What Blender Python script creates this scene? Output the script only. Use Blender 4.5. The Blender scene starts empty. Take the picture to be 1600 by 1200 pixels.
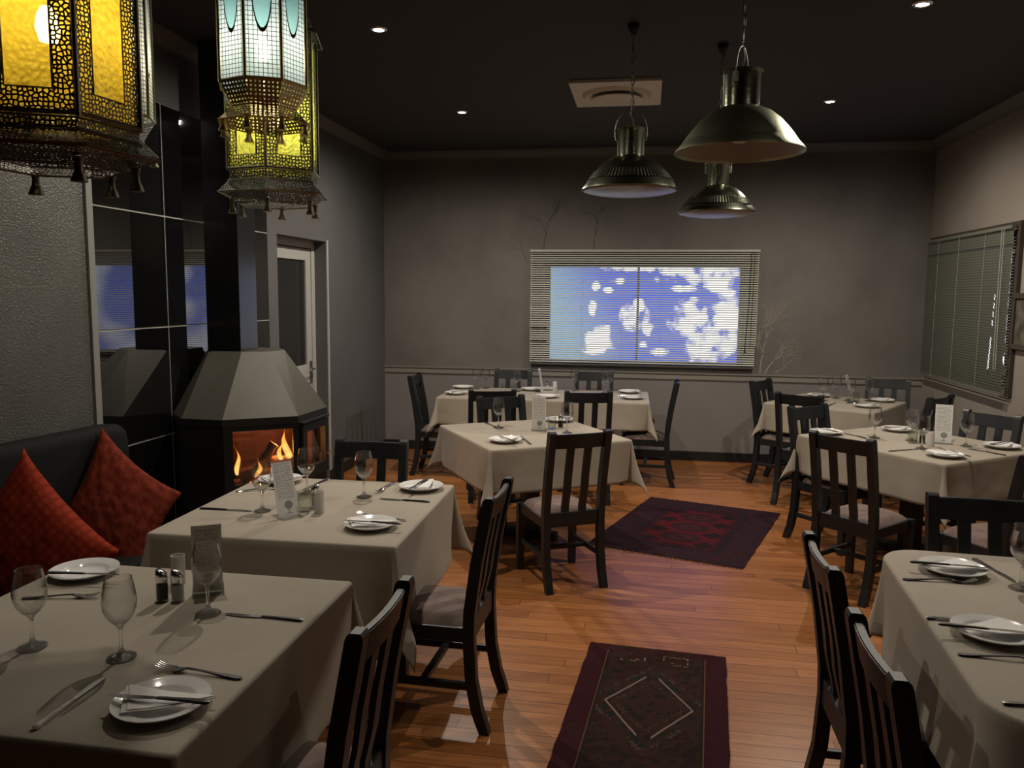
import bpy, bmesh, math, random
from mathutils import Vector, Matrix, Euler, noise
random.seed(7)
PI = math.pi
R = math.radians
sc = bpy.context.scene
C = sc.collection

# ------------------------------------------------------------------ camera
cam_d = bpy.data.cameras.new('camera')
cam = bpy.data.objects.new('camera', cam_d); C.objects.link(cam)
cam_d.sensor_fit = 'HORIZONTAL'; cam_d.sensor_width = 36.0
cam_d.lens = 36.0 * 1250.0 / 1600.0
cam_d.clip_start = 0.02
M = Matrix(((0.98631178, -0.02720013, 0.1626322), (0.16464793, 0.10891318, -0.98032085), (0.00895206, 0.99367906, 0.11190079)))
cam.matrix_world = Matrix.Translation((0, 0, 1.75)) @ M.to_4x4()
sc.camera = cam

# ------------------------------------------------------------------ view + render feel
sc.view_settings.view_transform = 'Standard'
sc.view_settings.look = 'None'
sc.view_settings.gamma = 1.0
sc.view_settings.exposure = 0.0
sc.view_settings.use_curve_mapping = False
try:
    sc.cycles.use_denoising = True
    sc.cycles.transparent_max_bounces = 32
    sc.cycles.max_bounces = 10
    sc.cycles.caustics_reflective = False
    sc.cycles.caustics_refractive = False
    sc.cycles.sample_clamp_indirect = 4.0
except Exception:
    pass

# ------------------------------------------------------------------ world: dusk sky broken up by clouds and sunlit gaps
w = bpy.data.worlds.new('sky'); sc.world = w; w.use_nodes = True
nt = w.node_tree; nt.nodes.clear()
def wn(t, **k):
    n = nt.nodes.new(t)
    for a, b in k.items(): setattr(n, a, b)
    return n
def wl(a, b): nt.links.new(a, b)
wout = wn('ShaderNodeOutputWorld'); wbg = wn('ShaderNodeBackground'); wl(wbg.outputs[0], wout.inputs[0])
wtc = wn('ShaderNodeTexCoord')
wsep = wn('ShaderNodeSeparateXYZ'); wl(wtc.outputs['Generated'], wsep.inputs[0])
def wmath(op, a, b=None, clamp=False):
    n = wn('ShaderNodeMath', operation=op, use_clamp=clamp)
    for i, v in enumerate((a, b)):
        if v is None: continue
        if isinstance(v, (int, float)): n.inputs[i].default_value = v
        else: wl(v, n.inputs[i])
    return n.outputs[0]
wy = wmath('MAXIMUM', wmath('ABSOLUTE', wsep.outputs[1]), 0.05)
wu = wmath('DIVIDE', wsep.outputs[0], wy)
wv = wmath('DIVIDE', wsep.outputs[2], wy)
wnoi = wn('ShaderNodeTexNoise'); wnoi.inputs['Scale'].default_value = 60; wnoi.inputs['Detail'].default_value = 3
wl(wtc.outputs['Generated'], wnoi.inputs['Vector'])
wn1 = wmath('MULTIPLY', wmath('SUBTRACT', wnoi.outputs[0], 0.485), 5.0)
# cloud patches: centre u, v, half sizes
patches = [(0.052, -0.028, .022, .022), (0.082, -0.060, .034, .030), (0.098, -0.035, .022, .045), (0.060, 0.026, .040, .011), (0.088, 0.020, .020, .018),
           (-0.055, -0.055, .022, .016), (-0.020, -0.028, .012, .016), (-0.012, 0.034, .050, .006), (-0.066, -0.018, .006, .012),
           (-0.036, 0.017, .009, .005), (-0.062, -0.066, .016, .010), (-0.045, 0.006, .007, .004), (0.004, -0.030, .007, .020), (0.012, 0.020, .006, .004), (-0.062, 0.010, .005, .006), (0.030, 0.028, .016, .008), (0.000, -0.060, .006, .006), (0.016, -0.070, .014, .005), (-0.008, -0.012, .008, .008), (0.045, 0.008, .012, .005)]
acc = None
for (u0, v0, a, b) in patches:
    du = wmath('DIVIDE', wmath('SUBTRACT', wu, u0), a)
    dv = wmath('DIVIDE', wmath('SUBTRACT', wv, v0), b)
    d2 = wmath('ADD', wmath('MULTIPLY', du, du), wmath('MULTIPLY', dv, dv))
    s = wmath('SUBTRACT', 1.0, d2)
    acc = s if acc is None else wmath('MAXIMUM', acc, s)
wnear = wmath('LESS_THAN', wmath('ABSOLUTE', wu), 0.16)
wn2 = wn('ShaderNodeTexNoise'); wn2.inputs['Scale'].default_value = 9; wn2.inputs['Detail'].default_value = 2
wl(wtc.outputs['Generated'], wn2.inputs['Vector'])
far_mask = wmath('MAXIMUM', wmath('MULTIPLY', wmath('SUBTRACT', wn2.outputs[0], 0.54), 9.0), wmath('MULTIPLY', wmath('LESS_THAN', wmath('ABSOLUTE', wmath('SUBTRACT', wu, .42)), .08), 3.0))
sel = wn('ShaderNodeMix'); sel.data_type = 'FLOAT'
wl(wnear, sel.inputs[0]); wl(far_mask, sel.inputs[2]); wl(wmath('ADD', acc, wn1), sel.inputs[3])
msk = wmath('MULTIPLY', sel.outputs[0], 1.1, clamp=True)
wmix = wn('ShaderNodeMix'); wmix.data_type = 'RGBA'
wl(msk, wmix.inputs[0])
wtint = wn('ShaderNodeMix'); wtint.data_type = 'RGBA'
wl(wmath('MULTIPLY', wmath('SUBTRACT', wmath('SUBTRACT', -0.045, wu), wmath('MULTIPLY', wv, 0.4)), 14.0, clamp=True), wtint.inputs[0])
wtint.inputs[6].default_value = (0.09, 0.17, 1.0, 1); wtint.inputs[7].default_value = (0.32, 0.58, 0.80, 1)
wl(wtint.outputs[2], wmix.inputs[6])
wmix.inputs[7].default_value = (2.0, 1.95, 1.85, 1)
wup = wmath('MULTIPLY', wmath('SUBTRACT', 0.055, wv), 40.0, clamp=True)     # dim band high up
wmul = wn('ShaderNodeMix'); wmul.data_type = 'RGBA'; wl(wup, wmul.inputs[0])
wmul.inputs[6].default_value = (0.04, 0.04, 0.05, 1); wl(wmix.outputs[2], wmul.inputs[7])
wl(wmix.outputs[2], wbg.inputs['Color']); wbg.inputs['Strength'].default_value = 1.0

# lamp powers, all in one place
SPOT_W = 135.0
SPOT_NEAR_W = 14.0
LANTERN_W = {'amber': 2.8, 'white': 2.0, 'blue': 2.3, 'green': 2.8}
FIRE_W = 6.0

# ------------------------------------------------------------------ materials
def mat(name):
    m = bpy.data.materials.new(name); m.use_nodes = True
    return m, m.node_tree, m.node_tree.nodes['Principled BSDF']
def P(name, col, rough=0.5, metal=0.0, bump=None, var=None, coat=0.0, spec=None, sheen=0):
    m, t, b = mat(name)
    b.inputs['Base Color'].default_value = (*col, 1)
    b.inputs['Roughness'].default_value = rough
    b.inputs['Metallic'].default_value = metal
    if coat: b.inputs['Coat Weight'].default_value = coat
    if spec is not None: b.inputs['Specular IOR Level'].default_value = spec
    if sheen: b.inputs['Sheen Weight'].default_value = sheen
    tc = t.nodes.new('ShaderNodeTexCoord')
    if bump:
        n = t.nodes.new('ShaderNodeTexNoise'); n.inputs['Scale'].default_value = bump[0]; n.inputs['Detail'].default_value = 4
        t.links.new(tc.outputs['Object'], n.inputs['Vector'])
        bp = t.nodes.new('ShaderNodeBump'); bp.inputs['Strength'].default_value = bump[1]; bp.inputs['Distance'].default_value = bump[2] if len(bump) > 2 else 0.01
        t.links.new(n.outputs[0], bp.inputs['Height']); t.links.new(bp.outputs[0], b.inputs['Normal'])
    if var:
        n = t.nodes.new('ShaderNodeTexNoise'); n.inputs['Scale'].default_value = var[0]; n.inputs['Detail'].default_value = 5
        t.links.new(tc.outputs['Object'], n.inputs['Vector'])
        r = t.nodes.new('ShaderNodeValToRGB'); r.color_ramp.elements[0].position = .35; r.color_ramp.elements[1].position = .65
        k = var[1]
        r.color_ramp.elements[0].color = (*[c * (1 - k) for c in col], 1); r.color_ramp.elements[1].color = (*[min(1, c * (1 + k)) for c in col], 1)
        t.links.new(n.outputs[0], r.inputs[0]); t.links.new(r.outputs[0], b.inputs['Base Color'])
    return m
def EM(name, col, s):
    m, t, b = mat(name)
    b.inputs['Base Color'].default_value = (0, 0, 0, 1)
    b.inputs['Emission Color'].default_value = (*col, 1); b.inputs['Emission Strength'].default_value = s
    return m
def thin_glass(name, tint=(.97, .97, .97), edge=(.55, .57, .57), refl=1.0, rough=0.02):
    m, t, b = mat(name); t.nodes.remove(b)
    out = t.nodes['Material Output']
    lw = t.nodes.new('ShaderNodeLayerWeight'); lw.inputs['Blend'].default_value = .35
    mx = t.nodes.new('ShaderNodeMix'); mx.data_type = 'RGBA'
    pw = t.nodes.new('ShaderNodeMath'); pw.operation = 'POWER'; pw.inputs[1].default_value = 2.2
    t.links.new(lw.outputs['Facing'], pw.inputs[0]); t.links.new(pw.outputs[0], mx.inputs[0])
    mx.inputs[6].default_value = (*tint, 1); mx.inputs[7].default_value = (*edge, 1)
    tr = t.nodes.new('ShaderNodeBsdfTransparent'); t.links.new(mx.outputs[2], tr.inputs[0])
    gl = t.nodes.new('ShaderNodeBsdfGlossy'); gl.inputs['Roughness'].default_value = rough
    p5 = t.nodes.new('ShaderNodeMath'); p5.operation = 'POWER'; p5.inputs[1].default_value = 3.0
    l2 = t.nodes.new('ShaderNodeLayerWeight'); l2.inputs['Blend'].default_value = .5
    t.links.new(l2.outputs['Facing'], p5.inputs[0])
    ml = t.nodes.new('ShaderNodeMath'); ml.operation = 'MULTIPLY_ADD'; ml.inputs[1].default_value = .75 * refl; ml.inputs[2].default_value = .03 * refl; ml.use_clamp = True
    t.links.new(p5.outputs[0], ml.inputs[0])
    ms = t.nodes.new('ShaderNodeMixShader'); t.links.new(ml.outputs[0], ms.inputs[0]); t.links.new(tr.outputs[0], ms.inputs[1]); t.links.new(gl.outputs[0], ms.inputs[2])
    t.links.new(ms.outputs[0], out.inputs[0])
    return m

m_cloth = P('taupe_cloth', (.36, .315, .25), .85, bump=(260, .25, .002), var=(3.0, .05), sheen=.2)
m_black = P('black_paint', (.0095, .0125, .015), .42, bump=(40, .08, .002), var=(9, .25))
m_cush = P('mauve_upholstery', (.165, .115, .10), .92, bump=(120, .4, .002), var=(14, .18), sheen=.1)
m_table = P('dark_table_wood', (.02, .018, .016), .5)
m_plate = P('white_china', (.78, .77, .76), .12)
m_nap = P('white_paper_napkin', (.80, .78, .76), .9, bump=(90, .2, .001))
m_steel = P('steel', (.62, .62, .62), .2, 1.0)
m_chrome = P('chrome', (.8, .8, .8), .12, 1.0)
m_glass = thin_glass('clear_glass', (.985, .985, .985), (.5, .52, .51), 1.6, .05)
def solid_glass():
    m, t, b = mat('solid_glass'); b.inputs['Base Color'].default_value = (.95, .97, .95, 1); b.inputs['Roughness'].default_value = .05; b.inputs['Transmission Weight'].default_value = 1; b.inputs['IOR'].default_value = 1.48
    tr = t.nodes.new('ShaderNodeBsdfTransparent'); ms = t.nodes.new('ShaderNodeMixShader'); ms.inputs[0].default_value = .35; o_ = t.nodes['Material Output']
    t.links.new(b.outputs[0], ms.inputs[1]); t.links.new(tr.outputs[0], ms.inputs[2]); t.links.new(ms.outputs[0], o_.inputs[0])
    return m
m_sglass = solid_glass()
m_thick = thin_glass('thick_glass', (.9, .92, .88), (.4, .45, .4), 1.2)
m_acryl = thin_glass('acrylic', (.93, .94, .93), (.7, .72, .7), 1.0)
m_pane = thin_glass('window_glass', (.93, .95, .96), (.7, .75, .78), 1.0, .01)
m_ceil = P('black_ceiling', (.038, .038, .040), .8, bump=(30, .1, .003))
m_cornice = P('grey_cornice', (.13, .13, .12), .6)
m_rail = P('grey_rail', (.25, .235, .21), .5)
m_base = P('black_baseboard', (.01, .01, .011), .5)
m_tile = P('black_glass_tile', (.006, .006, .006), .02, spec=1.0)
m_tile.node_tree.nodes['Principled BSDF'].inputs['IOR'].default_value = 1.9
m_grout = P('pale_grout', (.42, .42, .38), .8)
m_white = P('white_gloss_paint', (.42, .42, .40), .4)
m_leftw = P('grey_wall_paint', (.105, .105, .105), .7, bump=(25, .12, .004), var=(1.2, .10))
m_hood = P('brown_grey_steel', (.066, .062, .047), .55, .3, bump=(60, .04, .002))
m_stove = P('black_stove_steel', (.012, .012, .012), .5, .2)
m_flue = P('black_flue_gloss', (.012, .013, .014), .18, .0, spec=.6)
m_bench = P('black_leatherette', (.007, .0072, .007), .75, bump=(80, .2, .002), spec=.15)
m_pepper = P('ground_pepper', (.035, .028, .02), .95, bump=(300, .6, .002))
m_salt = P('salt', (.62, .60, .64), .9)
m_candle = P('frosted_votive', (.72, .70, .68), .5)
m_brass = P('antique_silver', (.42, .41, .36), .36, 1.0, bump=(150, .3, .001))
m_bronze = P('antique_bronze', (.16, .13, .10), .42, .9, bump=(150, .3, .001))
m_gold = P('gilt_tin', (.62, .50, .26), .35, 1.0, bump=(120, .3, .001))
m_pend = P('hammered_aluminium', (.20, .215, .155), .25, 1.0, bump=(60, .25, .003))
m_pend2 = P('olive_spun_aluminium', (.30, .33, .22), .40, 1.0, bump=(60, .25, .003))
m_pendin = P('reflector_enamel', (.30, .26, .24), .45)
m_lens = P('ribbed_lens', (.24, .22, .205), .25)
m_chain = P('galvanised_chain', (.22, .21, .19), .5, .8)
m_vent = P('ivory_vent', (.68, .67, .60), .5)
m_pine = P('brown_window_frame', (.055, .042, .03), .5)
m_slat = P('cream_slat', (.50, .50, .44), .35)
m_log = P('charred_log', (.10, .045, .02), .9, bump=(30, .8, .01), var=(12, .5))
m_brick = P('firebrick', (.22, .09, .045), .9, bump=(20, .4, .01), var=(6, .3))
m_ember = EM('embers', (1, .25, .04), 3.0)
m_spot = EM('downlight_lamp', (1, .93, .82), 30.0)
m_bulb = EM('lantern_bulb', (1, .85, .6), 40.0)
m_pict = P('picture_canvas', (.09, .075, .055), .7, var=(12, .5))

# slightly translucent blind slat
def slat_mat(name, col, trans):
    m, t, b = mat(name); out = t.nodes['Material Output']
    b.inputs['Base Color'].default_value = (*col, 1); b.inputs['Roughness'].default_value = .32
    tl = t.nodes.new('ShaderNodeBsdfTranslucent'); tl.inputs[0].default_value = (*col, 1)
    ms = t.nodes.new('ShaderNodeMixShader'); ms.inputs[0].default_value = trans
    t.links.new(b.outputs[0], ms.inputs[1]); t.links.new(tl.outputs[0], ms.inputs[2]); t.links.new(ms.outputs[0], out.inputs[0])
    return m
m_slat_b = slat_mat('cream_slat_backlit', (.62, .62, .54), .12)
m_slat_r = slat_mat('grey_slat', (.155, .165, .13), .0)

# plaster walls with faint mottling
def plaster(name, col, sc1=1.6, k=.14):
    return P(name, col, .75, bump=(18, .12, .006), var=(sc1, k))
m_backw = plaster('mottled_grey_plaster', (.155, .147, .134))
m_dadow = plaster('smooth_grey_dado', (.21, .195, .19), .8, .06)
m_rightw = plaster('warm_grey_plaster', (.27, .24, .205), 1.1, .08)
m_part = P('rough_silver_render', (.12, .125, .112), .38, .35, bump=(110, .7, .006), var=(2, .12))
m_mur_d = P('mural_dark_paint', (.085, .085, .072), .8)
m_mur_l = P('mural_pale_paint', (.36, .32, .27), .8)

# floor boards running along X
def floor_mat():
    m, t, b = mat('oiled_pine_boards')
    tc = t.nodes.new('ShaderNodeTexCoord')
    br = t.nodes.new('ShaderNodeTexBrick')
    br.inputs['Scale'].default_value = 1.0; br.inputs['Brick Width'].default_value = 1.7; br.inputs['Row Height'].default_value = .088
    br.inputs['Mortar Size'].default_value = .0026; br.inputs['Mortar Smooth'].default_value = .1
    br.offset = 0.0; br.offset_frequency = 1
    br.inputs['Color1'].default_value = (.27, .100, .028, 1); br.inputs['Color2'].default_value = (.42, .175, .060, 1); br.inputs['Mortar'].default_value = (.16, .06, .02, 1)
    sxf = t.nodes.new('ShaderNodeSeparateXYZ'); t.links.new(tc.outputs['Object'], sxf.inputs[0])
    def fm(op, a, b_=None):
        n_ = t.nodes.new('ShaderNodeMath'); n_.operation = op
        for i_, q_ in enumerate((a, b_)):
            if q_ is None: continue
            if isinstance(q_, (int, float)): n_.inputs[i_].default_value = q_
            else: t.links.new(q_, n_.inputs[i_])
        return n_.outputs[0]
    row_ = fm('FLOOR', fm('DIVIDE', sxf.outputs[1], .088))
    wnz = t.nodes.new('ShaderNodeTexWhiteNoise'); wnz.noise_dimensions = '1D'; t.links.new(row_, wnz.inputs['W'])
    cx_ = t.nodes.new('ShaderNodeCombineXYZ'); t.links.new(fm('ADD', sxf.outputs[0], fm('MULTIPLY', wnz.outputs['Value'], 1.7)), cx_.inputs[0]); t.links.new(sxf.outputs[1], cx_.inputs[1])
    t.links.new(cx_.outputs[0], br.inputs['Vector'])
    mp = t.nodes.new('ShaderNodeMapping'); mp.inputs['Scale'].default_value = (1.6, 34, 1); t.links.new(tc.outputs['Object'], mp.inputs[0])
    n = t.nodes.new('ShaderNodeTexNoise'); n.inputs['Scale'].default_value = 2.2; n.inputs['Detail'].default_value = 6; t.links.new(mp.outputs[0], n.inputs['Vector'])
    r = t.nodes.new('ShaderNodeValToRGB'); r.color_ramp.elements[0].position = .3; r.color_ramp.elements[0].color = (.70, .62, .55, 1); r.color_ramp.elements[1].position = .7; r.color_ramp.elements[1].color = (1.12, 1.1, 1.05, 1)
    t.links.new(n.outputs[0], r.inputs[0])
    mx = t.nodes.new('ShaderNodeMix'); mx.data_type = 'RGBA'; mx.blend_type = 'MULTIPLY'; mx.inputs[0].default_value = 1
    t.links.new(br.outputs[0], mx.inputs[6]); t.links.new(r.outputs[0], mx.inputs[7])
    # dark scuffs
    n2 = t.nodes.new('ShaderNodeTexNoise'); n2.inputs['Scale'].default_value = 17; n2.inputs['Detail'].default_value = 3
    mp2 = t.nodes.new('ShaderNodeMapping'); mp2.inputs['Scale'].default_value = (.45, 1.5, 1); t.links.new(tc.outputs['Object'], mp2.inputs[0]); t.links.new(mp2.outputs[0], n2.inputs['Vector'])
    n3 = t.nodes.new('ShaderNodeTexNoise'); n3.inputs['Scale'].default_value = 1.1; t.links.new(tc.outputs['Object'], n3.inputs['Vector'])
    ad = t.nodes.new('ShaderNodeMath'); ad.operation = 'ADD'; t.links.new(n2.outputs[0], ad.inputs[0]); t.links.new(n3.outputs[0], ad.inputs[1])
    r2 = t.nodes.new('ShaderNodeValToRGB'); r2.color_ramp.elements[0].position = .655; r2.color_ramp.elements[0].color = (0, 0, 0, 1); r2.color_ramp.elements[1].position = .675; r2.color_ramp.elements[1].color = (1, 1, 1, 1)
    h = t.nodes.new('ShaderNodeMath'); h.operation = 'MULTIPLY'; h.inputs[1].default_value = .5; t.links.new(ad.outputs[0], h.inputs[0]); t.links.new(h.outputs[0], r2.inputs[0])
    mx2 = t.nodes.new('ShaderNodeMix'); mx2.data_type = 'RGBA'; t.links.new(r2.outputs[0], mx2.inputs[0]); t.links.new(mx.outputs[2], mx2.inputs[6]); mx2.inputs[7].default_value = (.10, .045, .02, 1)
    t.links.new(mx2.outputs[2], b.inputs['Base Color'])
    b.inputs['Roughness'].default_value = .33; b.inputs['Specular IOR Level'].default_value = .5
    bp = t.nodes.new('ShaderNodeBump'); bp.inputs['Strength'].default_value = .25; bp.inputs['Distance'].default_value = .002
    t.links.new(br.outputs['Fac'], bp.inputs['Height']); bp.invert = True; t.links.new(bp.outputs[0], b.inputs['Normal'])
    return m
m_floor = floor_mat()

# pierced metal: transparent cells between metal web, in UV metres
def pierced(name, base, rough, scale, web, metal=1.0, grid=False):
    m, t, b = mat(name); out = t.nodes['Material Output']
    b.inputs['Base Color'].default_value = (*base, 1); b.inputs['Metallic'].default_value = metal; b.inputs['Roughness'].default_value = rough
    uv = t.nodes.new('ShaderNodeUVMap')
    if grid:
        sx = t.nodes.new('ShaderNodeSeparateXYZ'); t.links.new(uv.outputs[0], sx.inputs[0])
        mins = []
        for i in (0, 1):
            a = t.nodes.new('ShaderNodeMath'); a.operation = 'PINGPONG'; a.inputs[1].default_value = scale; t.links.new(sx.outputs[i], a.inputs[0]); mins.append(a.outputs[0])
        mn = t.nodes.new('ShaderNodeMath'); mn.operation = 'MINIMUM'; t.links.new(mins[0], mn.inputs[0]); t.links.new(mins[1], mn.inputs[1])
        val = mn.outputs[0]; th = web
    else:
        v = t.nodes.new('ShaderNodeTexVoronoi'); v.voronoi_dimensions = '2D'; v.feature = 'DISTANCE_TO_EDGE'; v.inputs['Scale'].default_value = scale; v.inputs['Randomness'].default_value = .75
        t.links.new(uv.outputs[0], v.inputs['Vector']); val = v.outputs['Distance']; th = web
    gt = t.nodes.new('ShaderNodeMath'); gt.operation = 'GREATER_THAN'; gt.inputs[1].default_value = th; t.links.new(val, gt.inputs[0])
    tr = t.nodes.new('ShaderNodeBsdfTransparent'); ms = t.nodes.new('ShaderNodeMixShader')
    t.links.new(gt.outputs[0], ms.inputs[0]); t.links.new(b.outputs[0], ms.inputs[1]); t.links.new(tr.outputs[0], ms.inputs[2]); t.links.new(ms.outputs[0], out.inputs[0])
    return m
m_lace_bz = pierced('pierced_bronze', (.085, .068, .05), .5, 135, .20, .7)
m_lace_sv = pierced('pierced_silver', (.20, .20, .19), .5, 105, .19, .8)
m_lace_gd = pierced('pierced_gilt', (.62, .50, .28), .36, .0055, .0031, 1.0, True)
m_lace_wh = pierced('pierced_pale_tin', (.62, .62, .56), .4, .0055, .0016, 1.0, True)

# coloured lantern pane: light spreads through it
def pane_mat(name, col, clear=.18, pattern=True, grid=None, oval=None):
    m, t, b = mat(name); out = t.nodes['Material Output']; t.nodes.remove(b)
    tl = t.nodes.new('ShaderNodeBsdfTranslucent'); tl.inputs[0].default_value = (*col, 1)
    tr = t.nodes.new('ShaderNodeBsdfTransparent'); tr.inputs[0].default_value = (*[max(0, c) ** .45 for c in col], 1)
    gl = t.nodes.new('ShaderNodeBsdfGlossy'); gl.inputs['Roughness'].default_value = .2
    ms = t.nodes.new('ShaderNodeMixShader'); ms.inputs[0].default_value = clear; t.links.new(tl.outputs[0], ms.inputs[1]); t.links.new(tr.outputs[0], ms.inputs[2])
    m2 = t.nodes.new('ShaderNodeMixShader'); m2.inputs[0].default_value = .06; t.links.new(ms.outputs[0], m2.inputs[1]); t.links.new(gl.outputs[0], m2.inputs[2])
    uv = t.nodes.new('ShaderNodeUVMap')
    last = m2.outputs[0]
    if pattern:
        v = t.nodes.new('ShaderNodeTexVoronoi'); v.voronoi_dimensions = '2D'; v.feature = 'SMOOTH_F1'; v.inputs['Scale'].default_value = 120
        t.links.new(uv.outputs[0], v.inputs['Vector'])
        r = t.nodes.new('ShaderNodeValToRGB'); r.color_ramp.elements[0].color = (*[min(1, c * 1.15) for c in col], 1); r.color_ramp.elements[1].color = (*[c * .75 for c in col], 1)
        r.color_ramp.elements[0].position = .15; r.color_ramp.elements[1].position = .95
        t.links.new(v.outputs['Distance'], r.inputs[0]); t.links.new(r.outputs[0], tl.inputs[0])
        bp = t.nodes.new('ShaderNodeBump'); bp.inputs['Distance'].default_value = .004; t.links.new(v.outputs['Distance'], bp.inputs['Height']); t.links.new(bp.outputs[0], tl.inputs['Normal']); t.links.new(bp.outputs[0], gl.inputs['Normal'])
    if grid:
        sx = t.nodes.new('ShaderNodeSeparateXYZ'); t.links.new(uv.outputs[0], sx.inputs[0])
        def mth(op, a, bb=None):
            n = t.nodes.new('ShaderNodeMath'); n.operation = op
            for i, q in enumerate((a, bb)):
                if q is None: continue
                if isinstance(q, (int, float)): n.inputs[i].default_value = q
                else: t.links.new(q, n.inputs[i])
            return n.outputs[0]
        gx = mth('PINGPONG', sx.outputs[0], grid[0]); gy = mth('PINGPONG', sx.outputs[1], grid[0])
        line = mth('LESS_THAN', mth('MINIMUM', gx, gy), grid[1])
        du = mth('DIVIDE', sx.outputs[0], oval[2]); dv = mth('DIVIDE', mth('SUBTRACT', sx.outputs[1], oval[1]), oval[3])
        d = mth('SQRT', mth('ADD', mth('MULTIPLY', du, du), mth('MULTIPLY', dv, dv)))
        outside = mth('GREATER_THAN', d, 1.0)
        ring = mth('LESS_THAN', mth('ABSOLUTE', mth('SUBTRACT', d, 1.0)), .045)
        fac = mth('MAXIMUM', mth('MULTIPLY', line, outside), ring)
        mt = t.nodes.new('ShaderNodeBsdfDiffuse'); mt.inputs[0].default_value = (.05, .06, .06, 1)
        m3 = t.nodes.new('ShaderNodeMixShader'); t.links.new(fac, m3.inputs[0]); t.links.new(last, m3.inputs[1]); t.links.new(mt.outputs[0], m3.inputs[2]); last = m3.outputs[0]
        mc = t.nodes.new('ShaderNodeMix'); mc.data_type = 'RGBA'; t.links.new(outside, mc.inputs[0]); mc.inputs[6].default_value = (*oval[4], 1); mc.inputs[7].default_value = (*col, 1)
        t.links.new(mc.outputs[2], tl.inputs[0])
    t.links.new(last, out.inputs[0])
    return m
m_amber = pane_mat('amber_pane', (1.0, .64, .05), .22)
m_green = pane_mat('lime_pane', (.88, .98, .16), .15)
m_bluep = pane_mat('pale_blue_pane', (.64, .84, .97), .05, False, (.0058, .0008), (0, .240, .026, .122, (.30, .62, .72)))
m_whitep = pane_mat('milky_pane', (.78, .84, .80), .05, False, (.0058, .0010), (0, .240, .026, .122, (.75, .85, .82)))

# ------------------------------------------------------------------ mesh helpers
def link(name, me, m=None, parent=None):
    o = bpy.data.objects.new(name, me); C.objects.link(o)
    if m is not None:
        for q in (m if isinstance(m, (list, tuple)) else [m]): me.materials.append(q)
    if parent is not None: o.parent = parent
    return o
def obj(name, bm, m=None, parent=None, smooth=False, auto=None):
    me = bpy.data.meshes.new(name)
    bmesh.ops.recalc_face_normals(bm, faces=bm.faces)
    bm.to_mesh(me); bm.free()
    if smooth:
        for p in me.polygons: p.use_smooth = True
        if auto:
            try: me.set_sharp_from_angle(angle=R(auto))
            except Exception: pass
    return link(name, me, m, parent)
def tag(o, label, cat, group=None, kind=None):
    o['label'] = label; o['category'] = cat
    if group: o['group'] = group
    if kind: o['kind'] = kind
    return o
def thing(name, label, cat, loc=(0, 0, 0), rz=0, group=None):
    o = bpy.data.objects.new(name, None); C.objects.link(o); o.empty_display_size = .1
    o.location = loc; o.rotation_euler = (0, 0, rz)
    return tag(o, label, cat, group)
def struct(o): o['kind'] = 'structure'; return o
def box(bm, x0, x1, y0, y1, z0, z1, bev=0, mi=0):
    vs = [bm.verts.new((x, y, z)) for z in (z0, z1) for (x, y) in ((x0, y0), (x1, y0), (x1, y1), (x0, y1))]
    fs = [bm.faces.new([vs[i] for i in f]) for f in ((3, 2, 1, 0), (4, 5, 6, 7), (0, 1, 5, 4), (1, 2, 6, 5), (2, 3, 7, 6), (3, 0, 4, 7))]
    for f in fs: f.material_index = mi
    if bev:
        es = set(e for f in fs for e in f.edges)
        bmesh.ops.bevel(bm, geom=list(es), offset=bev, segments=2, affect='EDGES', profile=.6)
    return vs
def boxo(name, x0, x1, y0, y1, z0, z1, m, parent=None, bev=0):
    bm = bmesh.new(); box(bm, x0, x1, y0, y1, z0, z1, bev); return obj(name, bm, m, parent)
def loft(bm, secs, cap=True, closed=True):
    rings = [[bm.verts.new(p) for p in s] for s in secs]
    n = len(rings[0])
    for a, b in zip(rings, rings[1:]):
        for i in range(n if closed else n - 1):
            j = (i + 1) % n
            bm.faces.new((a[i], a[j], b[j], b[i]))
    if cap:
        bm.faces.new(rings[0][::-1]); bm.faces.new(rings[-1])
    return rings
def lathe(bm, prof, seg=32, cx=0, cy=0):
    rings = []
    for (r, z) in prof:
        if r < 1e-6: rings.append([bm.verts.new((cx, cy, z))])
        else: rings.append([bm.verts.new((cx + r * math.cos(2 * PI * i / seg), cy + r * math.sin(2 * PI * i / seg), z)) for i in range(seg)])
    for a, b in zip(rings, rings[1:]):
        for i in range(seg):
            j = (i + 1) % seg
            if len(a) == 1 and len(b) == 1: continue
            if len(a) == 1: bm.faces.new((a[0], b[i], b[j]))
            elif len(b) == 1: bm.faces.new((a[i], a[j], b[0]))
            else: bm.faces.new((a[i], a[j], b[j], b[i]))
def tube(bm, pts, r, seg=8, cap=True):
    pts = [Vector(p) for p in pts]; secs = []
    up = Vector((0, 0, 1)); prev = None
    for i, p in enumerate(pts):
        d = (pts[min(i + 1, len(pts) - 1)] - pts[max(i - 1, 0)]).normalized()
        if prev is None:
            a = d.cross(up)
            if a.length < .05: a = d.cross(Vector((1, 0, 0)))
            a.normalize()
        else:
            a = prev - d * prev.dot(d)
            a.normalize()
        prev = a; b = d.cross(a)
        rr = r[i] if isinstance(r, (list, tuple)) else r
        secs.append([p + (a * math.cos(2 * PI * k / seg) + b * math.sin(2 * PI * k / seg)) * rr for k in range(seg)])
    loft(bm, secs, cap)
def copy_tree(o, loc=None, rz=None):
    c = o.copy(); C.objects.link(c)
    for ch in list(o.children):
        d = ch.copy(); C.objects.link(d); d.parent = c
        for g in list(ch.children):
            e = g.copy(); C.objects.link(e); e.parent = d
    if loc is not None: c.location = loc
    if rz is not None: c.rotation_euler = (0, 0, rz)
    return c

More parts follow.
